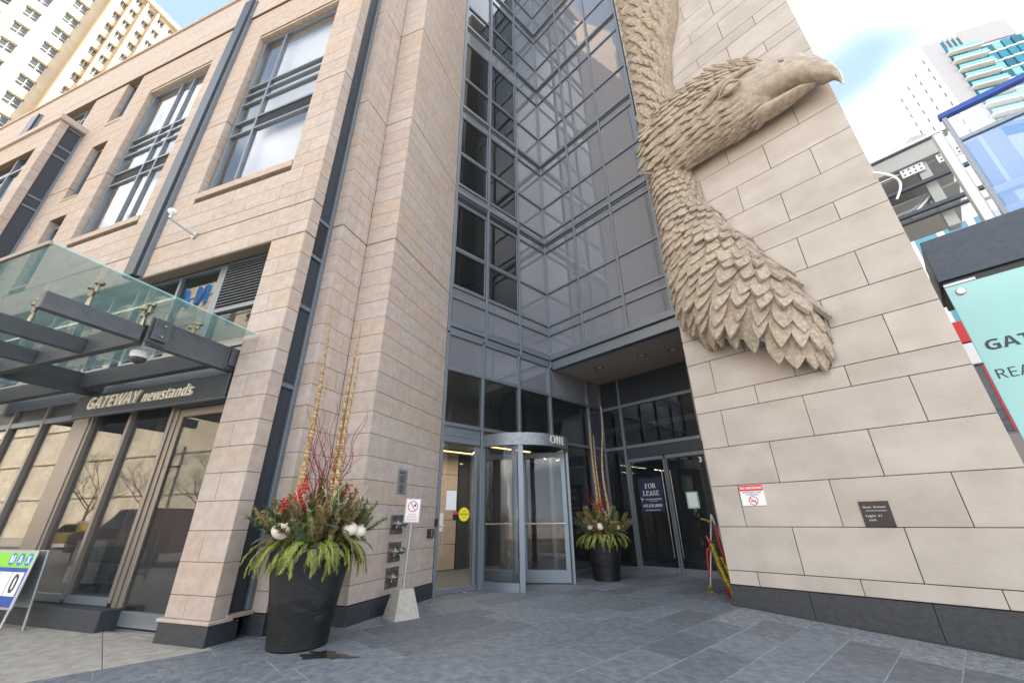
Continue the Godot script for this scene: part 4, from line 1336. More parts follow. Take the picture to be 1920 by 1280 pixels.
# ------------------------------------------------------------------ storefront, canopy, shop sign
func storefront():
	var t := thing("storefront", "bronze framed glass shop front with a tall door beside the corner pillar", "storefront", A, Vector3(-9, 0, -4.25))
	var z := -4.25
	var xs := [-14.6, -13.2, -12.06, -10.92, -9.85]
	for x in xs:
		box(t, "mullion", M.bronze, Vector3(x - 0.035, 0.28, z - 0.07), Vector3(x + 0.035, 3.35, z + 0.07), 0.004)
	box(t, "wide_mullion", M.bronze, Vector3(-9.82, 0.1, z - 0.1), Vector3(-9.40, 3.35, z + 0.09), 0.01)
	for x in [-9.36, -8.3, -7.26]:
		box(t, "mullion", M.bronze, Vector3(x - 0.035, 0.28, z - 0.07), Vector3(x + 0.035, 3.35, z + 0.07), 0.004)
	for k in 4:
		box(t, "bottom_rail", M.frame, Vector3(xs[k] + 0.036, 0.28, z - 0.06), Vector3(xs[k + 1] - 0.036, 0.38, z + 0.06), 0.004)
		box(t, "pane", M.pane, Vector3(xs[k] + 0.03, 0.37, z - 0.006), Vector3(xs[k + 1] - 0.03, 3.1, z + 0.006))
		box(t, "inner_pane", M.pane_clear, Vector3(xs[k] + 0.03, 0.37, z - 0.034), Vector3(xs[k + 1] - 0.03, 3.1, z - 0.026))
	for x in [[-9.32, -8.34], [-8.26, -7.3]]:
		box(t, "bottom_rail", M.frame, Vector3(x[0], 0.24, z - 0.06), Vector3(x[1], 0.34, z + 0.06), 0.004)
		box(t, "pane", M.pane, Vector3(x[0], 0.34, z - 0.006), Vector3(x[1], 3.1, z + 0.006))
		box(t, "inner_pane", M.pane_clear, Vector3(x[0], 0.34, z - 0.034), Vector3(x[1], 3.1, z - 0.026))
	box(t, "top_rail", M.frame, Vector3(-14.6, 3.0, z - 0.075), Vector3(-9.83, 3.1, z + 0.06), 0.004)
	box(t, "fascia", M.frame, Vector3(-14.6, 3.36, z - 0.08), Vector3(-5.80, 3.95, z + 0.02), 0.005)
	box(t, "transom_panel", M.frame_dark, Vector3(-14.6, 3.1, z - 0.05), Vector3(-5.80, 3.36, z + 0.01))
	# granite sill block
	box(t, "granite_sill", M.granite, Vector3(-9.0, -0.3, -4.4), Vector3(-7.0, 0.235, -3.98), 0.012)
	box(t, "granite_sill", M.granite, Vector3(-14.6, -0.3, -4.4), Vector3(-9.006, 0.235, -3.99), 0.012)
	# door
	var d := Node3D.new()
	d.name = "door"
	t.add_child(d, true)
	origin[d] = Vector3(-6.5, 0, z)
	d.position = origin[d] - origin[t]
	box(d, "threshold", M.steel, Vector3(-7.2, -0.02, -4.3), Vector3(-5.8, 0.02, -4.07), 0.005)
	box(d, "door_frame", M.bronze, Vector3(-7.22, 0.02, z - 0.06), Vector3(-7.13, 2.94, z + 0.05), 0.004)
	box(d, "head_rail", M.bronze, Vector3(-7.12, 2.80, z - 0.04), Vector3(-5.84, 2.93, z + 0.035), 0.004)
	box(d, "bottom_rail", M.frame, Vector3(-7.12, 0.03, z - 0.04), Vector3(-5.84, 0.20, z + 0.035), 0.004)
	box(d, "stile", M.bronze, Vector3(-7.12, 0.2, z - 0.04), Vector3(-7.03, 2.80, z + 0.035), 0.004)
	box(d, "stile", M.bronze, Vector3(-5.9, 0.2, z - 0.04), Vector3(-5.84, 2.80, z + 0.035), 0.004)
	box(d, "pane", M.pane, Vector3(-7.03, 0.2, z - 0.006), Vector3(-5.9, 2.80, z + 0.006))
	var st := begin()
	tube(st, [Vector3(-6.93, 0.55, z + 0.09), Vector3(-6.93, 2.35, z + 0.09)], [0.016, 0.016], 10)
	for y in [0.62, 2.05]:
		tube(st, [Vector3(-6.93, y, z + 0.09), Vector3(-7.07, y, z + 0.04)], [0.012, 0.012], 8)
	var hd := begin()
	part(d, "pull_handle", shifted(st, origin[d]), M.bronze, origin[d])
	box(d, "jamb", M.frame, Vector3(-5.84, 0.0, z - 0.06), Vector3(-5.78, 3.0, z + 0.04), 0.004)
	box(t, "head_frame", M.frame, Vector3(-7.3, 2.95, z - 0.06), Vector3(-5.80, 3.1, z + 0.05), 0.004)
	# clerestory above the canopy, with a louvre at the corner
	window(t, z, [-9.25, -8.35, -7.22], [3.95, 5.72], 0.07, 0.12, M.frame, M.pane)
	window(t, z, [-7.14, -5.83], [3.95, 4.70, 5.72], 0.07, 0.12, M.frame, M.pane, {"0_1": "none"})
	louvre(t, "x", z + 0.05, -7.1, -5.87, 4.74, 5.68, 0.06)
	window(t, z, [-13.4, -12.4, -11.4, -10.4, -9.6], [3.95, 5.72], 0.07, 0.12, M.frame, M.pane)
	# shop interior
	box(t, "shop_floor", M.room_light, Vector3(-14.6, -0.2, -7.5), Vector3(-5.7, 0.01, -4.35))
	box(t, "shop_wall", M.room, Vector3(-14.6, 0.0, -7.5), Vector3(-5.7, 5.8, -7.4))
	box(t, "shop_wall", M.room, Vector3(-5.7, 0.0, -7.5), Vector3(-5.6, 5.8, -4.3))
	box(t, "shop_wall", M.room, Vector3(-14.7, 0.0, -7.5), Vector3(-14.6, 5.8, -4.3))
	box(t, "shop_ceiling", M.room, Vector3(-14.6, 5.75, -7.5), Vector3(-5.7, 5.85, -4.23))
	for i in 5:
		box(t, "display_shelf", M.sky_white if i % 2 == 0 else M.core, Vector3(-13.5 + i * 1.5, 0.3, -5.6), Vector3(-12.6 + i * 1.5, 0.75 + 0.12 * (i % 3), -5.2), 0.01)

func shifted(st: SurfaceTool, o: Vector3) -> ArrayMesh:
	var st2 := SurfaceTool.new()
	st2.begin(Mesh.PRIMITIVE_TRIANGLES)
	st2.append_from(st.commit(), 0, Transform3D(Basis(), -o))
	return st2.commit()

func shop_sign():
	var t := thing("shop_sign", "dark blue shop sign board with raised newsstand lettering over the storefront", "sign", A, Vector3(-7.66, 2.95, -3.95))
	box(t, "board", M.frame_dark, Vector3(-9.5, 2.94, -4.02), Vector3(-5.83, 3.31, -3.95), 0.006)
	box(t, "board_edge", M.frame, Vector3(-9.52, 2.925, -4.03), Vector3(-5.81, 2.938, -3.945), 0.002)
	words(t, "lettering", "GATEWAY", M.letter, Vector3(-8.42, 3.135, -3.93), 0.20, 0.035, slanted(), "Droid Sans", 800, 1.02)
	words(t, "lettering", "newstands", M.letter, Vector3(-7.08, 3.115, -3.93), 0.17, 0.035, slanted(), "Droid Sans", 800, 0.93)

func slanted() -> Basis:
	return Basis(Vector3(1, 0, 0), Vector3(0.17, 1, 0), Vector3(0, 0, 1))

func canopy():
	var t := thing("glass_canopy", "glass entrance canopy on grey steel beams over the storefront", "canopy", A, Vector3(-8, 3.4, -3.9))
	for x in [[-8.62, -5.42], [-11.9, -8.64], [-15.1, -11.92]]:
		for zz in [[-2.72, -1.57], [-3.9, -2.74]]:
			box(t, "glass_sheet", M.canopy_glass, Vector3(x[0], 3.84, zz[0]), Vector3(x[1], 3.862, zz[1]))
	box(t, "edge_channel", M.bronze, Vector3(-15.1, 3.825, -1.575), Vector3(-5.44, 3.875, -1.545), 0.004)
	# main outriggers to the wall, longitudinal beam, stub beams to the front
	for x in [-5.95, -9.36, -12.8]:
		box(t, "outrigger", M.beam, Vector3(x - 0.05, 3.34, -4.15), Vector3(x + 0.05, 3.70, -2.88), 0.006)
		for zz in [-2.93, -3.98]:
			box(t, "bracket_plate", M.beam, Vector3(x + 0.052, 3.36, zz - 0.12), Vector3(x + 0.075, 3.70, zz + 0.12), 0.004)
			box(t, "bracket_plate", M.beam, Vector3(x + 0.11, 3.40, zz - 0.10), Vector3(x + 0.13, 3.68, zz + 0.10), 0.004)
			for y in [3.45, 3.6]:
				var st := begin()
				tube(st, [Vector3(0, 0, 0), Vector3(0.16, 0, 0)], [0.014, 0.014], 8)
				part(t, "bolt", st.commit(), M.steel, Vector3(x, y, zz))
	for k in 2:
		var x0: float = [-9.3, -12.7][k]
		var x1: float = [-6.02, -9.42][k]
		box(t, "purlin", M.beam, Vector3(x0, 3.34, -2.87), Vector3(x1, 3.62, -2.77), 0.006)
		box(t, "wall_beam", M.beam, Vector3(x0, 3.42, -3.92), Vector3(x1, 3.70, -3.80), 0.006)
	for x in [-5.95, -7.1, -8.22, -9.36, -10.5, -11.6, -12.8]:
		box(t, "stub_beam", M.beam, Vector3(x - 0.05, 3.35, -2.77), Vector3(x + 0.05, 3.55, -1.84), 0.006)
		for zz in [-2.2, -3.35]:
			spider(t, Vector3(x, 3.55 if zz > -2.8 else 3.68, zz), x)
	spider(t, Vector3(-5.95, 3.55, -2.75), 0)

func spider(t: Node3D, p: Vector3, x: float):
	var st := begin()
	tube(st, [Vector3.ZERO, Vector3(0, 0.10, 0)], [0.026, 0.022], 10)
	tube(st, [Vector3(0, 0.10, 0), Vector3(0, 0.15, 0)], [0.014, 0.014], 8)
	var top := 3.838 - p.y
	for s in [-1.0, 1.0]:
		var e := Vector3(0.10 * s, 0, 0.02 * s)
		tube(st, [Vector3(0, 0.145, 0), e + Vector3(0, minf(0.19, top - 0.06), 0)], [0.017, 0.014], 8)
		tube(st, [e + Vector3(0, minf(0.16, top - 0.09), 0), e + Vector3(0, top - 0.03, 0)], [0.021, 0.016], 8)
		tube(st, [e + Vector3(0, top - 0.03, 0), e + Vector3(0, top, 0)], [0.045, 0.05], 14)
	part(t, "spider_fitting", st.commit(), M.brass, p)

func cameras():
	var t := thing("dome_camera", "white dome security camera hanging under the canopy beam", "security camera", A, Vector3(-6.25, 3.36, -3.05))
	var at := Vector3(-6.22, 3.36, -2.98)
	var st := begin()
	lathe(st, Vector3.ZERO, [[0.03, 0.0], [0.05, -0.02], [0.095, -0.04], [0.10, -0.09], [0.092, -0.125]], 24)
	part(t, "housing", st.commit(), M.white, at)
	var s2 := begin()
	lathe(s2, Vector3.ZERO, [[0.088, -0.12], [0.08, -0.155], [0.055, -0.185], [0.02, -0.198], [0.001, -0.2]], 20)
	part(t, "dome", s2.commit(), M.spandrel_dark, at)
	var c := thing("wall_camera", "small security camera on a bent arm above the louvre", "security camera", A, Vector3(-7.95, 6.42, -3.95))
	var s3 := begin()
	tube(s3, [Vector3(0, 0, 0), Vector3(0, 0, 0.04)], [0.075, 0.07], 16)
	part(c, "wall_plate", s3.commit(), M.galvan, Vector3(-7.95, 6.42, -3.95))
	var s4 := begin()
	tube(s4, [Vector3(0, 0, 0.03), Vector3(-0.05, 0.06, 0.28), Vector3(-0.08, 0.10, 0.45)], [0.022, 0.02, 0.02], 10)
	tube(s4, [Vector3(-0.08, 0.10, 0.45), Vector3(-0.08, 0.22, 0.45)], [0.03, 0.03], 10)
	part(c, "arm", s4.commit(), M.galvan, Vector3(-7.95, 6.42, -3.95))
	var s5 := begin()
	ball(s5, Vector3(-0.08, 0.26, 0.45), Vector3(0.08, 0.06, 0.08), 14, 8)
	part(c, "camera_head", s5.commit(), M.white, Vector3(-7.95, 6.42, -3.95))

# ------------------------------------------------------------------ planters
func frond_mesh(v: int) -> ArrayMesh:
	# a cedar spray: the stem leaves along +x and hangs over, with narrow flat strands on both sides; about unit length
	var st := begin()
	var r := RandomNumberGenerator.new()
	r.seed = 70 + v
	var n := 22
	for i in n:
		var u := (i + 0.5) / n
		var p := Vector3(0.62 * (1.0 - pow(1.0 - u, 1.8)), 0.16 * u - 0.78 * pow(u, 1.9), 0.04 * sin(u * 5.0 + v))
		var d := Vector3(1.1 * pow(1.0 - u, 0.8) + 0.05, 0.16 - 1.48 * pow(u, 0.9), 0).normalized()
		for s in [-1.0, 1.0]:
			var l := (0.16 * sin(PI * (0.2 + 0.75 * u)) + 0.05) * r.randf_range(0.7, 1.35)
			var side := Vector3(0, r.randf_range(-0.5, 0.05), s * r.randf_range(0.35, 0.9))
			var dir := (d * 1.2 + side).normalized()
			var tip := p + dir * l + Vector3(0, -0.03, 0)
			var w := dir.cross(Vector3(r.randf_range(-0.4, 0.4), 1, r.randf_range(-0.4, 0.4))).normalized() * 0.013
			tri(st, p - w * 0.7, p + w * 0.7, tip, Vector3.UP)
			for q in [0.35, 0.65]:
				var b := p.lerp(tip, q)
				var e := b + (dir * 0.9 + Vector3(0, -0.4, -s * 0.8)).normalized() * l * 0.45
				tri(st, b - w, b + w, e, Vector3.UP)
		tri(st, p - d * 0.03 + Vector3(0, 0, 0.008), p - d * 0.03 - Vector3(0, 0, 0.008), p + d * 0.07, Vector3.UP)
	return st.commit()

func needle_mesh(v: int) -> ArrayMesh:
	# an upright pine or fir tuft: stem along +y with needles
	var st := begin()
	var r := RandomNumberGenerator.new()
	r.seed = 90 + v
	for i in 110:
		var u := r.randf()
		var a := r.randf() * TAU
		var p := Vector3(0.05 * sin(u * 3.0 + v), u, 0.03 * u)
		var d := Vector3(cos(a), r.randf_range(0.5, 1.3), sin(a)).normalized() * (0.22 - 0.10 * u)
		var w := d.cross(Vector3.UP).normalized() * 0.021
		tri(st, p - w, p + w, p + d, Vector3.UP)
	tube(st, [Vector3.ZERO, Vector3(0.04, 0.5, 0.015), Vector3(0.02, 1, 0.03)], [0.012, 0.008, 0.003], 5, false)
	return st.commit()

func bark_material() -> StandardMaterial3D:
	var size := 256
	var a := noise_image(401, 0.03, 4, size)
	var b := noise_image(402, 0.13, 2, size)
	var im := Image.create(size, size, true, Image.FORMAT_RGB8)
	for y in size:
		for x in size:
			var t := a.get_pixel(x, (y * 3) % size).r
			var c := Color(0.52, 0.39, 0.24).lerp(Color(0.83, 0.73, 0.56), clampf((t - 0.35) * 3.0, 0, 1))
			if b.get_pixel((x * 2) % size, (y * 6) % size).r > 0.70:
				c = Color(0.20, 0.14, 0.09)
			im.set_pixel(x, y, c)
	im.generate_mipmaps()
	return textured(Color.WHITE, ImageTexture.create_from_image(im), 1.3, 0.8, null)

# wraps a picture once round an upright turned shape
func wrapped(st: SurfaceTool, h: float) -> ArrayMesh:
	var a := st.commit().surface_get_arrays(0)
	var v: PackedVector3Array = a[Mesh.ARRAY_VERTEX]
	var uv := PackedVector2Array()
	for i in range(0, v.size(), 3):
		var us := []
		for k in 3:
			us.append(atan2(v[i + k].z, v[i + k].x) / TAU + 0.5)
		if maxf(us[0], maxf(us[1], us[2])) - minf(us[0], minf(us[1], us[2])) > 0.5:
			for k in 3:
				if us[k] < 0.5:
					us[k] += 1.0
		for k in 3:
			uv.append(Vector2(us[k], 1.0 - v[i + k].y / h))
	a[Mesh.ARRAY_TEX_UV] = uv
	var m := ArrayMesh.new()
	m.add_surface_from_arrays(Mesh.PRIMITIVE_TRIANGLES, a)
	return m

# black resin with dried dust above a ragged tide line, smears and scuffs below
func pot_texture(idx: int) -> ImageTexture:
	var w := 512
	var h := 256
	var n1 := noise_image(521 + idx, 0.012, 4, 512)
	var n2 := noise_image(523 + idx, 0.06, 3, 512)
	var n3 := noise_image(527 + idx, 0.02, 5, 512)
	var im := Image.create(w, h, true, Image.FORMAT_RGB8)
	var black := lin(0.0035, 0.0038, 0.0045)
	var dust := lin(0.022, 0.023, 0.0245)
	for y in h:
		for x in w:
			var t := float(y) / h
			var line := 0.52 + (n1.get_pixel(x, 40).r - 0.5) * 0.22 + (n2.get_pixel(x, y).r - 0.5) * 0.05
			var k := 0.55 + 0.8 * (n2.get_pixel(x, y * 2).r - 0.5) if t < line else 0.0
			var smear := n3.get_pixel(x, (y * 5) % 512).r * 0.6 + n1.get_pixel(x, (y * 3) % 512).r * 0.4
			if smear > 0.60:
				k = maxf(k, minf(1.0, (smear - 0.60) * 7.0))
			if t > 0.93:
				k = maxf(k, 0.5 * n2.get_pixel(x, y).r)
			im.set_pixel(x, y, black.lerp(dust, clampf(k * 1.15, 0, 1)))
	im.generate_mipmaps()
	return ImageTexture.create_from_image(im)

func planter(idx: int, c: Vector3, label: String, where: String, sc: float):
	var leaf := [paint(lin(0.27, 0.29, 0.055), 0.7), paint(lin(0.19, 0.235, 0.05), 0.7), paint(lin(0.085, 0.13, 0.05), 0.75), paint(lin(0.23, 0.19, 0.075), 0.75), paint(lin(0.17, 0.24, 0.19), 0.75), paint(lin(0.36, 0.23, 0.08), 0.75)]
	for m in leaf:
		m.backlight = Color(0.2, 0.25, 0.05)
	var t := thing("planter", label, "planter", B, c)
	var pot := paint(Color.WHITE, 0.5)
	pot.albedo_texture = pot_texture(idx)
	var st := begin()
	var prof := [[0.001, 0.0], [0.30, 0.0], [0.315, 0.015], [0.325, 0.12], [0.345, 0.3], [0.375, 0.5], [0.41, 0.7], [0.44, 0.86], [0.455, 0.93], [0.47, 0.95], [0.47, 0.985], [0.455, 0.995], [0.43, 0.985], [0.42, 0.94], [0.40, 0.86]]
	for p in prof:
		p[0] *= sc
		p[1] *= sc
	lathe(st, Vector3.ZERO, prof, 48)
	part(t, "pot", wrapped(st, 0.99 * sc), pot, c)
	var s2 := begin()
	lathe(s2, Vector3.ZERO, [[0.43 * sc, 0.88 * sc], [0.2 * sc, 0.92 * sc], [0.001, 0.93 * sc]], 24)
	part(t, "soil", s2.commit(), paint(lin(0.03, 0.022, 0.015), 1.0), c)
	var top := c + Vector3(0, 0.93 * sc, 0)
	# the evergreen arrangement
	var e := thing("evergreen_arrangement", "evergreen boughs with white gourds and red berries in the " + where, "plant arrangement", B, top)
	var fr := [frond_mesh(0), frond_mesh(1), frond_mesh(2), frond_mesh(3), frond_mesh(4)]
	var nd := [needle_mesh(0), needle_mesh(1)]
	for i in 84:
		var a := TAU * i / 84.0 + rng.randf_range(-0.05, 0.05)
		var l := rng.randf_range(0.34, 0.52) * sc
		var r0 := rng.randf_range(0.22, 0.36) * sc
		var bs := Basis(Vector3.UP, -a) * Basis(Vector3.BACK, rng.randf_range(-0.15, 0.30)) * Basis(Vector3.RIGHT, rng.randf_range(-0.4, 0.4))
		part(e, "cedar_spray", fr[rng.randi() % 5], leaf[[0, 0, 1, 0, 3, 0, 1][i % 7]], top + Vector3(cos(a) * r0, rng.randf_range(0.05, 0.13) * sc, sin(a) * r0), bs.scaled_local(Vector3(l, l, l)))
	for i in 74:
		var a := rng.randf() * TAU
		var l := rng.randf_range(0.34, 0.52) * sc
		var r0 := rng.randf_range(0.03, 0.32) * sc
		var bs := Basis(Vector3.UP, -a) * Basis(Vector3.BACK, rng.randf_range(0.5, 1.35)) * Basis(Vector3.RIGHT, rng.randf_range(-0.7, 0.7))
		part(e, "fir_spray", fr[rng.randi() % 5], leaf[[2, 3, 2, 4, 1, 3, 2][i % 7]], top + Vector3(cos(a) * r0, rng.randf_range(0.05, 0.20) * sc, sin(a) * r0), bs.scaled_local(Vector3(l, l, l)))
	for i in 120:
		var a := rng.randf() * TAU
		var r0 := sqrt(rng.randf()) * 0.40 * sc
		var l := rng.randf_range(0.36, 0.60) * sc * (1.25 - r0)
		var bs := Basis(Vector3(sin(a), 0, -cos(a)).normalized(), r0 * 2.2 / sc + rng.randf_range(-0.3, 0.3))
		part(e, "pine_tuft", nd[i % 2], leaf[[3, 2, 3, 5, 2, 1, 3][i % 7]], top + Vector3(cos(a) * r0, 0.02 + 0.10 * sc, sin(a) * r0), bs.scaled_local(Vector3(l, l, l)))
	# brown magnolia leaves
	var brown := paint(lin(0.22, 0.085, 0.03), 0.55)
	for i in 12:
		var a := rng.randf() * TAU
		var r0 := rng.randf_range(0.12, 0.34) * sc
		var s := begin()
		for q in [[-1.0], [1.0]]:
			quad(s, Vector3(0, 0, 0), Vector3(0.035 * q[0], 0.05, 0.008), Vector3(0.02 * q[0], 0.10, 0.004), Vector3(0, 0.13, -0.01), Vector3.BACK)
		part(e, "dry_leaf", s.commit(), brown, top + Vector3(cos(a) * r0, rng.randf_range(0.2, 0.3) * sc, sin(a) * r0), Basis.from_euler(Vector3(rng.randf_range(-0.9, 0.9), rng.randf() * TAU, rng.randf_range(-0.9, 0.9))))
	# direction to the camera, so that the dressed side looks to the street as in the picture
	var w := turn(B) * c
	var f := to_frame(B, Vector3(-w.x, 0, -w.z).normalized())
	var side := Vector3.UP.cross(f)
	var spot := func(across: float, up: float, out: float) -> Vector3: return c + side * across * sc + Vector3(0, up * sc, 0) + f * out * sc
	var gourds := [[-0.36, 1.16, 0.42, 0.09], [0.36, 1.17, 0.40, 0.08], [0.47, 1.15, 0.34, 0.075]] if idx == 0 else [[-0.30, 1.20, 0.42, 0.08], [-0.06, 1.20, 0.50, 0.085], [0.36, 1.18, 0.40, 0.055]]
	for q in gourds:
		var s := begin()
		var g := []
		for k in 9:
			var ph := PI * k / 8.0
			g.append([sin(ph) * q[3] * sc * 1.1 + 0.001, cos(ph) * q[3] * sc * 0.85])
		g.reverse()
		lathe(s, Vector3.ZERO, g, 18)
		tube(s, [Vector3(0, q[3] * 0.8 * sc, 0), Vector3(0.01, q[3] * 1.15 * sc, 0.01)], [0.012, 0.008], 6)
		part(e, "white_gourd", s.commit(), paint(lin(0.66, 0.58, 0.47), 0.6), spot.call(q[0], q[1], q[2]), Basis.from_euler(Vector3(0.5, rng.randf() * 3.0, 0.4)))
	var cones := [[0.18, 1.26, 0.44, 0.11], [-0.40, 1.29, 0.36, 0.08]] if idx == 0 else [[0.14, 1.20, 0.48, 0.08], [0.24, 1.20, 0.46, 0.08]]
	for q in cones:
		var s := begin()
		for k in 60:
			var u := k / 60.0
			var a := k * 2.39996
			var rr: float = q[3] * sin(PI * (0.15 + 0.8 * u)) * 0.8
			var p := Vector3(cos(a) * rr * 0.4, (u - 0.5) * q[3] * 1.8, sin(a) * rr * 0.4)
			var o := Vector3(cos(a), 0.35, sin(a))
			var x := o.cross(Vector3.UP).normalized() * rr * 0.42
			tri(s, p - x, p + x, p + o * rr * 0.75, Vector3.UP)
			tri(s, p - x * 0.9, p + x * 0.9, p + o * rr * 0.6 - Vector3(0, 0.012, 0), Vector3.DOWN)
		part(e, "pine_cone", s.commit(), paint(lin(0.10, 0.065, 0.045), 0.8) if idx == 0 else paint(lin(0.35, 0.13, 0.03), 0.7), spot.call(q[0], q[1], q[2]), Basis.from_euler(Vector3(1.1, 0.4, 0.6)))
	var berry := paint(lin(0.50, 0.012, 0.015), 0.3)
	var bset := [[-0.22, 1.62, 0.20, 22], [-0.26, 1.52, 0.24, 26], [-0.18, 1.45, 0.28, 22], [-0.38, 1.44, 0.26, 14], [0.24, 1.58, 0.16, 9], [0.32, 1.62, 0.14, 9], [0.16, 1.66, 0.05, 8]] if idx == 0 else [[-0.03, 1.70, 0.14, 22], [-0.02, 1.58, 0.18, 20], [0.05, 1.48, 0.24, 10]]
	for q in bset:
		var s := begin()
		for k in q[3]:
			ball(s, Vector3(rng.randfn(0, 0.032), rng.randfn(0, 0.045), rng.randfn(0, 0.03)), Vector3.ONE * rng.randf_range(0.011, 0.017), 8, 5)
		part(e, "berry_cluster", s.commit(), berry, spot.call(q[0], q[1], q[2]))
	# pussy willow wands
	var bud := paint(lin(0.62, 0.58, 0.52), 0.8)
	for i in (11 if idx == 0 else 6):
		var s := begin()
		var lean := side * rng.randf_range(-0.6, 0.6) + f * rng.randf_range(0.0, 0.35) + Vector3.UP
		lean = lean.normalized() * rng.randf_range(0.30, 0.5) * sc
		tube(s, [Vector3.ZERO, lean * 0.5 + side * 0.01, lean], [0.004, 0.003, 0.002], 4, false)
		for k in 9:
			ball(s, lean * (0.25 + 0.085 * k) + Vector3(rng.randf_range(-0.008, 0.008), 0, rng.randf_range(-0.008, 0.008)), Vector3(0.006, 0.010, 0.006), 5, 4)
		part(e, "willow_wand", s.commit(), bud, spot.call(rng.randf_range(-0.38, 0.4), 1.24, rng.randf_range(0.15, 0.36)))
	# curly red willow
	var red := paint(lin(0.20, 0.02, 0.03), 0.6)
	for i in (22 if idx == 0 else 12):
		var s := begin()
		var pts := []
		var rr := []
		var p: Vector3 = side * rng.randf_range(-0.10, 0.16) * sc
		var lean := side * rng.randf_range(-0.42, 0.36) + f * rng.randf_range(-0.25, 0.25)
		var ln := rng.randf_range(0.9, 1.75) * (1.0 if idx == 0 else 0.75)
		var ph := rng.randf() * TAU
		for k in 17:
			var u := k / 16.0
			pts.append(p + Vector3.UP * ln * u + lean * u * ln * 0.62 + side * sin(u * 17.0 + ph) * 0.035 + f * cos(u * 15.0 + ph) * 0.03)
			rr.append(lerpf(0.0085, 0.0025, u))
		tube(s, pts, rr, 5, false)
		if i % 2 == 0:
			var b := []
			for k in 8:
				var u := k / 7.0
				b.append(pts[8] + (side * rng.randf_range(0.3, 0.5) * (1 if i % 4 == 0 else -1) + Vector3.UP * 0.6) * u * 0.45 + side * sin(u * 11.0) * 0.03)
			tube(s, b, [0.005, 0.0045, 0.004, 0.0035, 0.003, 0.0025, 0.002, 0.002], 4, false)
		part(e, "red_twig", s.commit(), red, spot.call(0, 1.05, 0.0))
	# birch poles stand on their own in the soil
	var bark: StandardMaterial3D = M.bark
	var poles := [[-0.25, 0.06, 4.2, -0.28, 0.058, "leftmost"], [0.08, 0.02, 4.0, 0.13, 0.06, "tall right-hand"], [0.14, 0.10, 3.5, 0.17, 0.05, "shortest"]] if idx == 0 else [[-0.06, 0.05, 3.55, -0.09, 0.045, "leftmost"], [0.02, 0.0, 3.2, -0.02, 0.04, "shortest"], [0.16, 0.05, 3.92, 0.20, 0.042, "crooked tallest"]]
	for q in poles:
		var foot: Vector3 = c + side * q[0] + f * q[1] + Vector3(0, 0.95 * sc, 0)
		var b := thing("birch_pole", "%s of the thin birch poles in the %s" % [q[5], where], "pole", B, foot, "birch poles standing in planters")
		var pts := []
		var rr := []
		var ht: float = q[2] - 0.95 * sc
		for k in 15:
			var u := k / 14.0
			var wob := 0.012 if q[5] != "crooked tallest" else 0.05
			pts.append(Vector3.UP * ht * u + side * ((q[3] - q[0]) * u + wob * sin(u * 7.0 + q[0] * 9.0)) + f * wob * 0.6 * cos(u * 5.0))
			rr.append(lerpf(q[4], 0.009, pow(u, 0.8)))
		var s := begin()
		tube(s, pts, rr, 12)
		part(b, "trunk", s.commit(), bark, foot)
		var k2 := begin()
		for k in 26:
			var u := rng.randf_range(0.05, 0.92)
			var i := int(u * 14)
			var p: Vector3 = pts[i].lerp(pts[i + 1], u * 14 - i)
			var a := rng.randf() * TAU
			var o := Vector3(cos(a), 0.25, sin(a))
			var rad := lerpf(q[4], 0.009, pow(u, 0.8))
			tube(k2, [p + o * rad * 0.8, p + o * (rad + 0.012)], [0.008, 0.004], 5)
		part(b, "twig_stubs", k2.commit(), bark, foot)

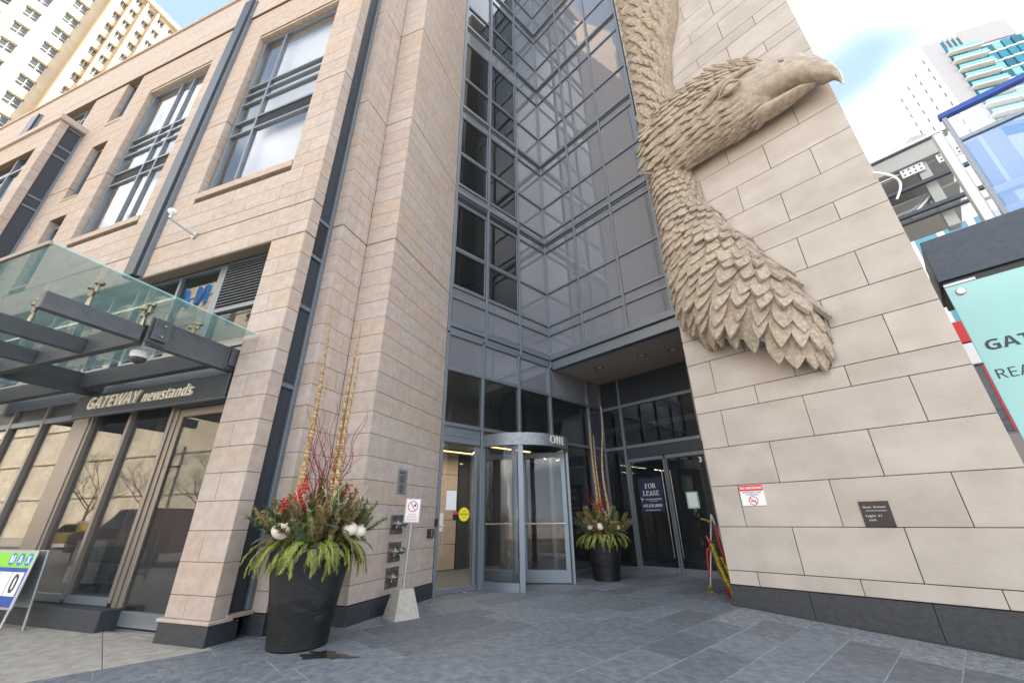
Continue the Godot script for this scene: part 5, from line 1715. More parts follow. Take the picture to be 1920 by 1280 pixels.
# ------------------------------------------------------------------ small things on the ground and walls
func grit():
	var o := MultiMeshInstance3D.new()
	o.name = "grit"
	o.set_meta("kind", "stuff")
	o.set_meta("label", "pale grit and salt grains scattered along the pier foot")
	o.set_meta("category", "grit")
	var mm := MultiMesh.new()
	mm.transform_format = MultiMesh.TRANSFORM_3D
	var st := begin()
	ball(st, Vector3.ZERO, Vector3(1.0, 0.45, 0.8), 5, 3)
	mm.mesh = st.commit()
	var list := []
	for i in 2600:
		var p: Vector3
		var k := i % 10
		if k < 5:
			p = turn(A) * Vector3(-4.10 + absf(rng.randfn(0, 0.13)), 0, rng.randf_range(-7.3, -5.1))
		elif k < 7:
			p = Vector3(-1.62, 0, -6.75) + Vector3(rng.randfn(0, 0.28), 0, rng.randfn(0.05, 0.25))
		elif k < 8:
			p = Vector3(-2.43, 0, -5.42) + Vector3(rng.randfn(0, 0.4), 0, rng.randfn(0, 0.35))
		elif k < 9:
			p = turn(B) * Vector3(rng.randf_range(-3.0, 0.4), 0, -7.5 + absf(rng.randfn(0, 0.1)))
		else:
			p = turn(B) * Vector3(rng.randf_range(-6.5, 0.5), 0, rng.randf_range(-9.0, -1.0))
		p.y = ground_y(p) + 0.001
		var s := rng.randf_range(0.0016, 0.0045) * (2.2 if rng.randf() < 0.03 else 1.0)
		list.append(Transform3D(Basis(Vector3.UP, rng.randf() * TAU).scaled(Vector3.ONE * s), p))
	mm.instance_count = list.size()
	for i in list.size():
		mm.set_instance_transform(i, list[i])
	o.multimesh = mm
	o.material_override = paint(lin(0.5, 0.48, 0.45), 0.9)
	add_child(o)
	var pd := thing("puddle", "dark wet patch of water seeping from under the large planter", "puddle", 0.0, Vector3(-1.9, 0.0, -5.1))
	var wet := paint(lin(0.022, 0.022, 0.022), 0.08)
	var s2 := begin()
	var n := 48
	var ring := []
	for k in n:
		var a := TAU * k / n
		var r := 1.0 + 0.25 * sin(a * 3.0 + 1.0) + 0.16 * sin(a * 7.0) + 0.10 * sin(a * 13.0)
		ring.append(Vector3(cos(a) * 0.27 * r, 0.0035, sin(a) * 0.12 * r + 0.05 * cos(a)))
	for k in n:
		tri(s2, Vector3(0, 0.004, 0), ring[k], ring[(k + 1) % n], Vector3.UP)
	part(pd, "water", s2.commit(), wet, Vector3(-1.95, 0.0, -5.05))

func sign_post():
	var w := Vector3(-1.62, 0, -6.75)
	var f := 3.0
	var c := to_frame(f, w)
	var t := thing("sign_post", "white no dogs sign on a leaning steel post in a concrete foot", "sign", f, c)
	var st := begin()
	var b := 0.20
	var u := 0.115
	var h := 0.36
	var q := Basis(Vector3.UP, deg_to_rad(38))
	var lo := []
	var hi := []
	for k in 4:
		var a := PI / 4 + PI / 2 * k
		lo.append(q * Vector3(cos(a), 0, sin(a)) * b * 1.35)
		hi.append(q * Vector3(cos(a), 0, sin(a)) * u * 1.35 + Vector3(0, h, 0))
	for k in 4:
		var k2 := (k + 1) % 4
		quad(st, lo[k], lo[k2], hi[k2], hi[k], lo[k] + lo[k2])
	quad(st, hi[0], hi[1], hi[2], hi[3], Vector3.UP)
	part(t, "concrete_foot", st.commit(), M.white_concrete, c)
	var s2 := begin()
	tube(s2, [Vector3(0, 0.34, 0), Vector3(0.05, 1.58, 0.0)], [0.02, 0.02], 10)
	part(t, "post", s2.commit(), M.galvan, c)
	var lean := Basis(Vector3.BACK, -0.04)
	var at := c + Vector3(0.045, 1.395, 0.026)
	var pl := Node3D.new()
	pl.name = "sign_plate"
	t.add_child(pl, true)
	pl.position = at - c
	pl.basis = lean
	origin[pl] = at
	box(pl, "plate", M.white, at + Vector3(-0.115, -0.17, -0.003), at + Vector3(0.115, 0.17, 0.0), 0.004)
	for e in [[-0.108, -0.163, 0.108, -0.159], [-0.108, 0.159, 0.108, 0.163], [-0.108, -0.159, -0.104, 0.159], [0.104, -0.159, 0.108, 0.159]]:
		box(pl, "border", M.black, at + Vector3(e[0], e[1], 0.0005), at + Vector3(e[2], e[3], 0.002))
	var s3 := begin()
	disc(s3, 0.078, 0.002, 32, 0.066)
	part(pl, "red_ring", s3.commit(), M.red, at + Vector3(0, 0.06, 0.001))
	part(pl, "red_bar", box_mesh(Vector3(0.135, 0.012, 0.002)), M.red, at + Vector3(0, 0.06, 0.0022), Basis(Vector3.BACK, -0.95))
	var dg := begin()
	ball(dg, Vector3.ZERO, Vector3(0.016, 0.018, 0.002), 12, 6)
	ball(dg, Vector3(-0.035, -0.012, 0), Vector3(0.012, 0.006, 0.002), 10, 6)
	ball(dg, Vector3(0.008, 0.025, 0), Vector3(0.006, 0.009, 0.002), 8, 6)
	part(pl, "dog_pictogram", dg.commit(), M.black, at + Vector3(0.032, 0.075, 0.0015))
	words(pl, "lettering", "NO DOGS", M.red, at + Vector3(0, -0.055, 0.0015), 0.019, 0.002)
	words(pl, "lettering", "ALLOWED IN", M.red, at + Vector3(0, -0.092, 0.0015), 0.019, 0.002)
	words(pl, "lettering", "THE PLANTER", M.red, at + Vector3(0, -0.129, 0.0015), 0.019, 0.002)

func wall_fittings():
	var X := -4.147
	var r90 := Basis(Vector3.UP, PI / 2)
	var rust := textured(lin(0.36, 0.37, 0.36), mottle(611, Color(0.55, 0.45, 0.38), Color(1, 1, 1), 0.02, 0.12, 0.4, 256), 2.0, 0.45)
	rust.metallic = 0.7
	for k in 3:
		var y: float = [1.20, 0.805, 0.455][k]
		var t := thing("fire_connection", "%s of three square steel fire hose connections on the stone pier" % ["topmost", "middle", "lowest"][k], "standpipe", A, Vector3(X, y, -6.115), "fire connections on the pier")
		box(t, "plate", rust, Vector3(X, y - 0.14, -6.285), Vector3(X + 0.012, y + 0.14, -5.945), 0.003)
		for dz in [0.07, -0.09]:
			if k == 2 and dz < 0:
				continue
			var s := begin()
			tube(s, [Vector3(0.012, 0, 0), Vector3(0.06, 0, 0)], [0.04, 0.04], 16)
			tube(s, [Vector3(0.06, 0, 0), Vector3(0.10, 0, 0)], [0.058, 0.055], 16)
			tube(s, [Vector3(0.10, 0, 0), Vector3(0.125, 0, 0)], [0.045, 0.04], 16)
			tube(s, [Vector3(0.125, 0, 0), Vector3(0.15, 0, 0)], [0.018, 0.014], 8)
			for a in 3:
				var u := Vector3(0, cos(a * TAU / 3 + 0.4), sin(a * TAU / 3 + 0.4))
				tube(s, [Vector3(0.08, 0, 0) + u * 0.05, Vector3(0.08, 0, 0) + u * 0.078], [0.010, 0.008], 6)
			part(t, "hose_cap", s.commit(), M.steel, Vector3(X, y + 0.01, -6.115 + dz))
	var n := thing("notice_plaque", "grey metal no smoking notice plaque on the stone pier", "plaque", A, Vector3(X, 1.86, -6.15))
	box(n, "plate", M.galvan, Vector3(X, 1.66, -6.29), Vector3(X + 0.006, 2.06, -6.01), 0.002)
	words(n, "lettering", "NOTICE", M.black, Vector3(X + 0.008, 2.0, -6.15), 0.038, 0.002, r90)
	var s4 := begin()
	disc(s4, 0.062, 0.002, 28, 0.05)
	part(n, "ring", s4.commit(), M.black, Vector3(X + 0.007, 1.90, -6.15), r90)
	part(n, "bar", box_mesh(Vector3(0.105, 0.011, 0.002)), M.black, Vector3(X + 0.008, 1.90, -6.15), r90 * Basis(Vector3.BACK, -0.8))
	part(n, "cigarette", box_mesh(Vector3(0.07, 0.01, 0.001)), M.black, Vector3(X + 0.008, 1.898, -6.15), r90)
	var lines := ["PLEASE", "PROHIBIT", "SMOKING", "HERE"]
	for k in 4:
		words(n, "lettering", lines[k], M.black, Vector3(X + 0.008, 1.80 - k * 0.037, -6.15), 0.02, 0.002, r90)
	var i := thing("intercom", "small black intercom box on the pier beside the sliding door", "intercom", A, Vector3(X, 1.035, -7.18))
	box(i, "body", M.black, Vector3(X, 0.965, -7.28), Vector3(X + 0.05, 1.11, -7.09), 0.006)
	box(i, "face_plate", M.steel, Vector3(X + 0.05, 0.985, -7.275), Vector3(X + 0.054, 1.09, -7.16), 0.002)
	box(i, "button", M.black, Vector3(X + 0.054, 1.02, -7.23), Vector3(X + 0.06, 1.05, -7.20), 0.002)
	var cr := thing("card_reader", "narrow black card reader at the edge of the stone pier", "card reader", A, Vector3(X, 1.21, -7.36))
	box(cr, "body", M.black, Vector3(X, 1.15, -7.40), Vector3(X + 0.045, 1.28, -7.34), 0.006)
	var lk := thing("door_lock", "pale metal push plate lock on the edge of the sliding door", "lock", B, Vector3(-7.19, 1.2, -4.74))
	box(lk, "plate", M.letter, Vector3(-7.20, 1.06, -4.80), Vector3(-7.165, 1.38, -4.66), 0.004)
	var s5 := begin()
	tube(s5, [Vector3(0, 0, 0), Vector3(0.05, 0, 0), Vector3(0.055, 0, -0.1)], [0.01, 0.01, 0.008], 8)
	part(lk, "lever", s5.commit(), M.steel, Vector3(-7.165, 1.16, -4.73))
	# signs on the panel wall
	var Z := -7.595
	var s := thing("no_smoking_sign", "white and red no smoking sign on the beige panel wall", "sign", B, Vector3(-2.455, 1.57, Z))
	box(s, "plate", M.white, Vector3(-2.635, 1.41, Z), Vector3(-2.275, 1.725, Z + 0.006), 0.003)
	box(s, "red_band", M.red, Vector3(-2.632, 1.635, Z + 0.0065), Vector3(-2.278, 1.722, Z + 0.008))
	words(s, "lettering", "NO SMOKING", M.white, Vector3(-2.455, 1.679, Z + 0.009), 0.036, 0.002, Basis(), "Droid Sans", 700)
	words(s, "lettering", "WITHIN 25FT./7.5M)", M.blue, Vector3(-2.455, 1.612, Z + 0.007), 0.021, 0.002, Basis(), "Droid Sans", 700)
	words(s, "lettering", "OF ENTRANCE", M.blue, Vector3(-2.455, 1.578, Z + 0.007), 0.021, 0.002, Basis(), "Droid Sans", 700)
	var s6 := begin()
	disc(s6, 0.07, 0.002, 32, 0.058)
	part(s, "red_ring", s6.commit(), M.red, Vector3(-2.455, 1.487, Z + 0.0065))
	part(s, "cigarette", box_mesh(Vector3(0.08, 0.012, 0.002)), M.black, Vector3(-2.46, 1.482, Z + 0.0075))
	part(s, "red_bar", box_mesh(Vector3(0.12, 0.012, 0.002)), M.red, Vector3(-2.455, 1.487, Z + 0.0095), Basis(Vector3.BACK, -0.75))
	var p := thing("artist_plaque", "small dark plaque with pale lettering on the beige panel wall", "plaque", B, Vector3(-0.975, 1.265, Z))
	box(p, "plate", M.plaque, Vector3(-1.135, 1.107, Z), Vector3(-0.815, 1.425, Z + 0.012), 0.002)
	words(p, "lettering", "Dean Drever", M.white, Vector3(-0.975, 1.352, Z + 0.013), 0.022, 0.001, Basis(), "Droid Sans Mono", 700, 1.2)
	box(p, "rule", M.white, Vector3(-1.08, 1.305, Z + 0.0125), Vector3(-0.86, 1.309, Z + 0.0135))
	words(p, "lettering", "Eagle V1", M.white, Vector3(-1.01, 1.243, Z + 0.013), 0.022, 0.001, Basis(), "Droid Sans Mono", 700, 1.2)
	words(p, "lettering", "2009", M.white, Vector3(-1.04, 1.19, Z + 0.013), 0.02, 0.001, Basis(), "Droid Sans Mono", 700, 1.2)
	var cb := thing("loose_cable", "short white cable looping off the edge of the panel wall", "cable", B, Vector3(0.49, 5.9, -7.58))
	var s7 := begin()
	var pts := []
	for k in 13:
		var u := k / 12.0
		pts.append(Vector3(-0.02 + 0.16 * sin(u * PI) + 0.10 * u, 0.38 - 0.62 * u, 0.02))
	var rr := []
	rr.resize(13)
	rr.fill(0.016)
	tube(s7, pts, rr, 8)
	part(cb, "cable", s7.commit(), M.white, Vector3(0.49, 5.9, -7.58))

func barricade():
	var c := Vector3(-3.45, -0.02, -8.35)
	var t := thing("folding_barricade", "folded barricade frame wrapped in red and yellow caution tape", "barricade", B, c)
	var st := begin()
	tube(st, [Vector3(-0.33, 0, 0.0), Vector3(-0.05, 1.32, -0.02)], [0.02, 0.02], 10)
	tube(st, [Vector3(-0.05, 1.32, -0.02), Vector3(0.2, 0.05, -0.1)], [0.018, 0.018], 10)
	part(t, "steel_leg", st.commit(), M.galvan, c)
	var s2 := begin()
	tube(s2, [Vector3(-0.33, 0.05, 0.02), Vector3(0.18, 0.12, 0.05)], [0.016, 0.016], 8)
	part(t, "cross_bar", s2.commit(), M.frame_dark, c)
	var yb := begin()
	tube(yb, [Vector3(-0.10, 0.82, 0.10), Vector3(0.0, 0.4, 0.12), Vector3(0.14, 0.04, 0.14)], [0.045, 0.05, 0.05], 8)
	tube(yb, [Vector3(0.02, 0.62, 0.08), Vector3(0.16, 0.2, 0.08)], [0.03, 0.035], 8)
	part(t, "yellow_tape", yb.commit(), M.tape, c)
	var rb := begin()
	tube(rb, [Vector3(-0.22, 0.75, 0.03), Vector3(-0.27, 0.5, 0.02), Vector3(-0.28, 0.28, 0.02)], [0.03, 0.02, 0.012], 6)
	tube(rb, [Vector3(-0.2, 0.95, 0.03), Vector3(-0.12, 0.80, 0.05), Vector3(-0.22, 0.70, 0.06)], [0.02, 0.035, 0.02], 6)
	tube(rb, [Vector3(-0.02, 1.15, 0.0), Vector3(0.03, 0.7, 0.03), Vector3(0.08, 0.5, 0.0)], [0.022, 0.028, 0.02], 6)
	part(t, "red_tape", rb.commit(), M.dark_red, c)
	for q in [Vector3(0.02, 0.36, 0.02), Vector3(0.12, 0.10, 0.10)]:
		var wl := begin()
		tube(wl, [Vector3(0, 0, -0.05), Vector3(0, 0, 0.05)], [0.10, 0.10], 18)
		tube(wl, [Vector3(0, 0, 0.05), Vector3(0, 0, 0.055)], [0.05, 0.04], 14)
		part(t, "tape_roll", wl.commit(), M.dark_red, c + q, Basis(Vector3.UP, 0.7))
	for q in [[Vector3(-0.08, 1.18, 0.0), Vector3(-0.24, 1.24, 0.02)], [Vector3(-0.33, 0.04, 0.02), Vector3(-0.18, 0.01, 0.08)], [Vector3(-0.33, 0.06, 0.02), Vector3(-0.30, 0.14, 0.05)]]:
		var kn := begin()
		tube(kn, [q[0], (q[0] + q[1]) / 2 + Vector3(0, 0.015, 0), q[1]], [0.03, 0.018, 0.02], 6)
		part(t, "tape_knot", kn.commit(), M.tape, c)

func lottery_board():
	# sandwich board cut by the left edge of the picture; its rear face is mirrored in the shop window
	var c := Vector3(-8.69, 0.0, -3.58)
	var t := thing("lottery_board", "blue and green sandwich board with jackpot figures on the sidewalk", "sandwich board", A, c)
	board(t, c, 0.06, ["M", "A", "X"], ["6", "5", ".", "0"], "5 TIRAGES, 14 AUG ST.", 0)
	board(t, c + Vector3(0, 0, -0.20), 0.06, ["M", "A", "X"], ["6", "5", "0"], "Million", 1)

func board(t: Node3D, c: Vector3, lean: float, top: Array, figures: Array, foot: String, kind: int):
	var w := 1.24
	var h := 0.68
	var y0 := 0.26
	var bs := Basis(Vector3.RIGHT, -lean) if kind == 0 else Basis(Vector3.RIGHT, lean) * Basis(Vector3.UP, PI)
	var p := Node3D.new()
	p.name = "board_face"
	t.add_child(p, true)
	p.basis = bs
	p.position = c - origin[t] + Vector3(0, y0, 0)
	origin[p] = c
	box(p, "frame", M.galvan, c + Vector3(-w / 2, 0, -0.02), c + Vector3(w / 2, h, 0), 0.006)
	box(p, "green_panel", M.green, c + Vector3(-w / 2 + 0.025, h * 0.70, 0.0015), c + Vector3(w / 2 - 0.025, h - 0.03, 0.003))
	box(p, "blue_panel", M.blue, c + Vector3(-w / 2 + 0.025, 0.03, 0.0015), c + Vector3(w / 2 - 0.025, h * 0.695, 0.003))
	var n := figures.size()
	var cw := (w - 0.12) / n
	for k in n:
		var x := -w / 2 + 0.06 + (k + 0.5) * cw
		box(p, "figure_card", M.white, c + Vector3(x - cw / 2 + 0.008, h * 0.22, 0.0035), c + Vector3(x + cw / 2 - 0.008, h * 0.62, 0.005))
		words(p, "figure", figures[k], M.black, c + Vector3(x, h * 0.42, 0.006), h * 0.31, 0.002, Basis(), "Droid Sans", 700, 0.9)
	for k in 3:
		var s := begin()
		disc(s, 0.075, 0.002, 24)
		part(p, "ball", s.commit(), M.ball, c + Vector3(0.12 + 0.19 * k, h * 0.84, 0.0035))
		words(p, "lettering", top[k], M.white, c + Vector3(0.12 + 0.19 * k, h * 0.84, 0.006), 0.09, 0.002, Basis(), "Droid Sans", 700, 1.0, true)
	words(p, "lettering", foot, M.white, c + Vector3(0.05, h * 0.10, 0.0045), 0.04 if kind == 0 else 0.07, 0.002, Basis(), "Droid Sans", 700, 0.8)
	if true:
		for x in [-w / 2 + 0.02, w / 2 - 0.02]:
			var s := begin()
			tube(s, [Vector3(x, -0.26, 0.0), Vector3(x, h, -0.01)], [0.016, 0.016], 8)
			part(p, "leg", s.commit(), M.galvan, c)

# ------------------------------------------------------------------ glass pavilion and footbridge on the right
func pavilion():
	var t := thing("glass_pavilion", "blue glass pavilion with dark canopy and teal glass sign at the right edge", "pavilion", B, Vector3(2.5, -0.3, -8.6))
	var Z := -8.6
	# dark canopy in two steps
	box(t, "canopy_band", M.kiosk, Vector3(0.645, 5.095, Z - 1.2), Vector3(5.5, 5.33, Z), 0.006)
	box(t, "canopy_band", M.kiosk, Vector3(0.625, 4.56, Z - 1.2), Vector3(5.5, 5.09, Z + 0.05), 0.006)
	box(t, "canopy_underside", M.black, Vector3(0.66, 4.46, Z - 1.15), Vector3(5.5, 4.555, Z + 0.0), 0.004)
	# frosted sign glass on steel buttons, in front of a pale back board
	var sg := Node3D.new()
	sg.name = "glass_sign"
	t.add_child(sg, true)
	origin[sg] = Vector3(0.655, 1.4, Z)
	sg.position = origin[sg] - origin[t]
	box(sg, "glass_sheet", M.teal, Vector3(0.655, 0.6, Z - 0.02), Vector3(4.2, 4.46, Z), 0.006)
	box(sg, "back_board", M.galvan, Vector3(0.8, 0.6, Z - 0.16), Vector3(4.2, 4.5, Z - 0.10), 0.004)
	box(sg, "clip", M.galvan, Vector3(0.655, 4.465, Z - 0.03), Vector3(1.0, 4.51, Z + 0.004), 0.003)
	var st := begin()
	lathe(st, Vector3.ZERO, [[0.055, 0.0], [0.055, 0.02], [0.045, 0.03], [0.001, 0.034]], 20)
	part(sg, "steel_button", st.commit(), M.steel, Vector3(0.80, 4.34, Z + 0.001), Basis(Vector3.RIGHT, PI / 2))
	words(sg, "lettering", "GATEWAY", M.navy, Vector3(0.78 + 0.52, 3.45, Z + 0.002), 0.15, 0.004, Basis(), "Droid Sans", 700, 1.15)
	words(sg, "lettering", "REALTY GROUP", M.navy, Vector3(0.72 + 0.66, 3.03, Z + 0.002), 0.135, 0.004, Basis(), "Droid Sans", 400, 1.05)
	# glazed upper wall
	box(t, "corner_post", M.frame, Vector3(1.64, 5.33, Z - 0.5), Vector3(1.70, 7.74, Z - 0.42), 0.004)
	box(t, "corner_post", M.galvan, Vector3(1.44, 5.33, Z - 0.62), Vector3(1.58, 7.5, Z - 0.48), 0.02)
	box(t, "top_rail", M.blue, Vector3(1.62, 7.70, Z - 0.52), Vector3(6.0, 7.80, Z - 0.40), 0.004)
	box(t, "mid_rail", M.frame, Vector3(1.7, 7.10, Z - 0.5), Vector3(6.0, 7.17, Z - 0.42), 0.004)
	box(t, "blue_pane", M.pane_clear, Vector3(1.7, 7.17, Z - 0.465), Vector3(6.0, 7.7, Z - 0.455))
	box(t, "blue_pane", M.blue_glass, Vector3(1.7, 5.33, Z - 0.465), Vector3(6.0, 7.1, Z - 0.455))
	box(t, "inner_beam", M.white, Vector3(1.7, 5.9, Z - 1.4), Vector3(6.0, 6.05, Z - 1.25), 0.006)
	box(t, "inner_beam", M.white, Vector3(1.7, 6.6, Z - 1.9), Vector3(6.0, 6.75, Z - 1.75), 0.006)
	for x in [2.6, 3.9]:
		var s := begin()
		tube(s, [Vector3(x, 5.4, Z - 1.0), Vector3(x + 0.5, 7.0, Z - 1.0)], [0.03, 0.03], 8)
		part(t, "inner_brace", shifted(s, origin[t]), M.white, origin[t])
	box(t, "pavilion_wall", M.frame, Vector3(0.75, -0.4, Z - 0.9), Vector3(5.5, 4.46, Z - 0.8))

func footbridge():
	var t := thing("footbridge", "white steel footbridge with beams and bracing beyond the panel wall", "bridge", B, Vector3(3.0, 9.2, -16.0))
	var Z := -16.0
	box(t, "edge_beam", M.bridge, Vector3(-1.0, 11.6, Z - 0.3), Vector3(2.75, 12.15, Z), 0.01)
	box(t, "edge_cap", M.galvan, Vector3(-1.0, 12.2, Z - 0.3), Vector3(2.9, 12.3, Z + 0.1), 0.006)
	box(t, "deck", M.bridge, Vector3(-1.0, 11.5, Z - 4.0), Vector3(2.75, 11.6, Z - 0.3))
	for y in [[10.72, 10.84], [9.80, 9.92], [9.58, 9.66]]:
		box(t, "rail", M.frame_dark, Vector3(-1.0, y[0], Z - 0.06), Vector3(3.0, y[1], Z + 0.06), 0.006)
	for x in [2.05, 3.2]:
		box(t, "column", M.bridge, Vector3(x - 0.13, 9.1, Z - 0.5), Vector3(x + 0.13, 11.6, Z - 0.15), 0.01)
	for q in [[Vector3(-0.9, 10.45, -1.2), Vector3(1.9, 10.35, -0.6)], [Vector3(0.2, 9.95, -0.9), Vector3(1.9, 10.5, -0.6)], [Vector3(1.3, 9.9, -0.3), Vector3(2.0, 10.5, -0.4)]]:
		var s := begin()
		tube(s, [q[0] + Vector3(0, 0, Z), q[1] + Vector3(0, 0, Z)], [0.08, 0.08], 6)
		part(t, "brace", shifted(s, origin[t]), M.bridge if q[0].y > 10.0 else M.galvan, origin[t])
	for x in [1.55, 2.4]:
		box(t, "gusset_plate", M.galvan, Vector3(x, 11.25, Z - 0.12), Vector3(x + 0.55, 11.58, Z - 0.08), 0.003)
		for i in 4:
			for j in 2:
				box(t, "bolt", M.frame_dark, Vector3(x + 0.06 + i * 0.13, 11.32 + j * 0.15, Z - 0.08), Vector3(x + 0.10 + i * 0.13, 11.36 + j * 0.15, Z - 0.06))
	box(t, "soffit", M.bridge, Vector3(-1.0, 10.9, Z - 4.0), Vector3(2.7, 10.95, Z - 1.0))
	box(t, "far_parapet", M.galvan, Vector3(2.3, 9.0, Z - 3.0), Vector3(5.5, 9.9, Z - 2.9))

# ------------------------------------------------------------------ towers
# a face of windows: p0 lower left corner, u along, n outward (unit); holes recessed with frame and pane
func window_face(owner_: Node3D, mw: Material, p0: Vector3, u: Vector3, n: Vector3, cols: Array, wd: float, floors: int, fh: float, sill: float, wh: float, width: float, recess: float, mp: Material, called := "window", spare := 0):
	var o: Vector3 = origin[owner_]
	var st := begin()
	var up := Vector3.UP
	var q := func(a: float, y: float, d: float) -> Vector3: return p0 + u * a + up * y - n * d - o
	# piers between the columns of windows, then spandrels
	var edges := [0.0]
	for c in cols:
		edges.append(c - wd / 2)
		edges.append(c + wd / 2)
	edges.append(width)
	var h := floors * fh
	for i in range(0, edges.size(), 2):
		quad(st, q.call(edges[i], 0, 0), q.call(edges[i + 1], 0, 0), q.call(edges[i + 1], h, 0), q.call(edges[i], h, 0), n)
	for c in cols:
		for f in floors:
			var a0: float = c - wd / 2
			var a1: float = c + wd / 2
			var y0 := f * fh
			quad(st, q.call(a0, y0, 0), q.call(a1, y0, 0), q.call(a1, y0 + sill, 0), q.call(a0, y0 + sill, 0), n)
			quad(st, q.call(a0, y0 + sill + wh, 0), q.call(a1, y0 + sill + wh, 0), q.call(a1, y0 + fh, 0), q.call(a0, y0 + fh, 0), n)
			# reveals
			quad(st, q.call(a0, y0 + sill, 0), q.call(a1, y0 + sill, 0), q.call(a1, y0 + sill, recess), q.call(a0, y0 + sill, recess), up)
			quad(st, q.call(a0, y0 + sill + wh, 0), q.call(a1, y0 + sill + wh, 0), q.call(a1, y0 + sill + wh, recess), q.call(a0, y0 + sill + wh, recess), -up)
			quad(st, q.call(a0, y0 + sill, 0), q.call(a0, y0 + sill + wh, 0), q.call(a0, y0 + sill + wh, recess), q.call(a0, y0 + sill, recess), u)
			quad(st, q.call(a1, y0 + sill, 0), q.call(a1, y0 + sill + wh, 0), q.call(a1, y0 + sill + wh, recess), q.call(a1, y0 + sill, recess), -u)
	part(owner_, "wall", st.commit(), mw, o)
	var key := "tw%.2f_%.2f" % [wd, wh]
	if not cache.has(key):
		var s2 := begin()
		var bw := minf(0.09, wd * 0.08)
		for b in [[-wd / 2, -wd / 2 + bw, -wh / 2, wh / 2], [wd / 2 - bw, wd / 2, -wh / 2, wh / 2], [-wd / 2, wd / 2, -wh / 2, -wh / 2 + bw], [-wd / 2, wd / 2, wh / 2 - bw, wh / 2], [-bw * 0.4, bw * 0.4, -wh / 2, wh / 2], [-wd / 2, wd / 2, -wh * 0.1 - bw * 0.4, -wh * 0.1 + bw * 0.4]]:
			plain_box(s2, Vector3(b[0], b[2], -0.03), Vector3(b[1], b[3], 0.03))
		cache[key] = s2.commit()
	var bs := Basis(u, up, n)
	for c in cols:
		for f in range(spare, floors):
			var at: Vector3 = p0 + u * float(c) + up * (f * fh + sill + wh / 2) - n * recess
			var w := part(owner_, called, cache[key], M.tower_frame, at, bs)
			var pane := part(w, "pane", box_mesh(Vector3(wd * 0.98, wh * 0.98, 0.02)), mp, at)
			pane.position = Vector3.ZERO

func left_tower():
	var t := thing("apartment_tower", "sunlit cream apartment tower rising behind the stone building at upper left", "tower", A, Vector3(-66, 0, -12))
	var base := 34.0
	var s := 0.0
	# curved part, turning towards the street in facets
	var p := Vector3(-62, base, -11.3)
	var ang := 0.0
	var facets := [[3.0, 0.0, 1.4], [2.1, 0.22, 1.25], [2.6, 0.5, 1.5], [2.8, 0.80, 1.6], [3.0, 1.1, 1.6]]
	for k in facets.size():
		var a: float = facets[k][1]
		var u := Vector3(-sin(a), 0, cos(a))
		var n := Vector3(cos(a), 0, sin(a))
		var wdt: float = facets[k][0]
		p = p + u * wdt
		window_face(t, M.tower, p, -u, n, [wdt / 2], facets[k][2], 14, 3.0, 0.75, 1.65, wdt, 0.28, M.tower_pane)
	# return strip, its golden shade painted into the wall colour
	box(t, "return_wall", M.shade_gold, Vector3(-71, base, -11.7), Vector3(-60.9, base + 48, -11.3))
	# recessed flat part
	window_face(t, M.tower, Vector3(-70.5, base, -11.9), Vector3(0, 0, -1), Vector3(1, 0, 0), [2.4, 3.7, 5.4, 6.9, 8.6], 0.95, 16, 3.0, 0.8, 1.6, 9.6, 0.35, M.tower_pane)
	for z in [-13.65, -14.9, -16.4, -18.0]:
		box(t, "pilaster", M.tower, Vector3(-70.5, base, z - 0.16), Vector3(-70.15, base + 48, z + 0.16), 0.01)
	box(t, "tower_body", M.core, Vector3(-90, 0, -21.5), Vector3(-70.9, base + 48, -6))
	box(t, "tower_body", M.core, Vector3(-90, base - 34, -11.9), Vector3(-62.6, base, -6.0))
	box(t, "tower_cap", M.tower, Vector3(-91, base + 48, -22), Vector3(-69.9, base + 49, -11.2), 0.02)

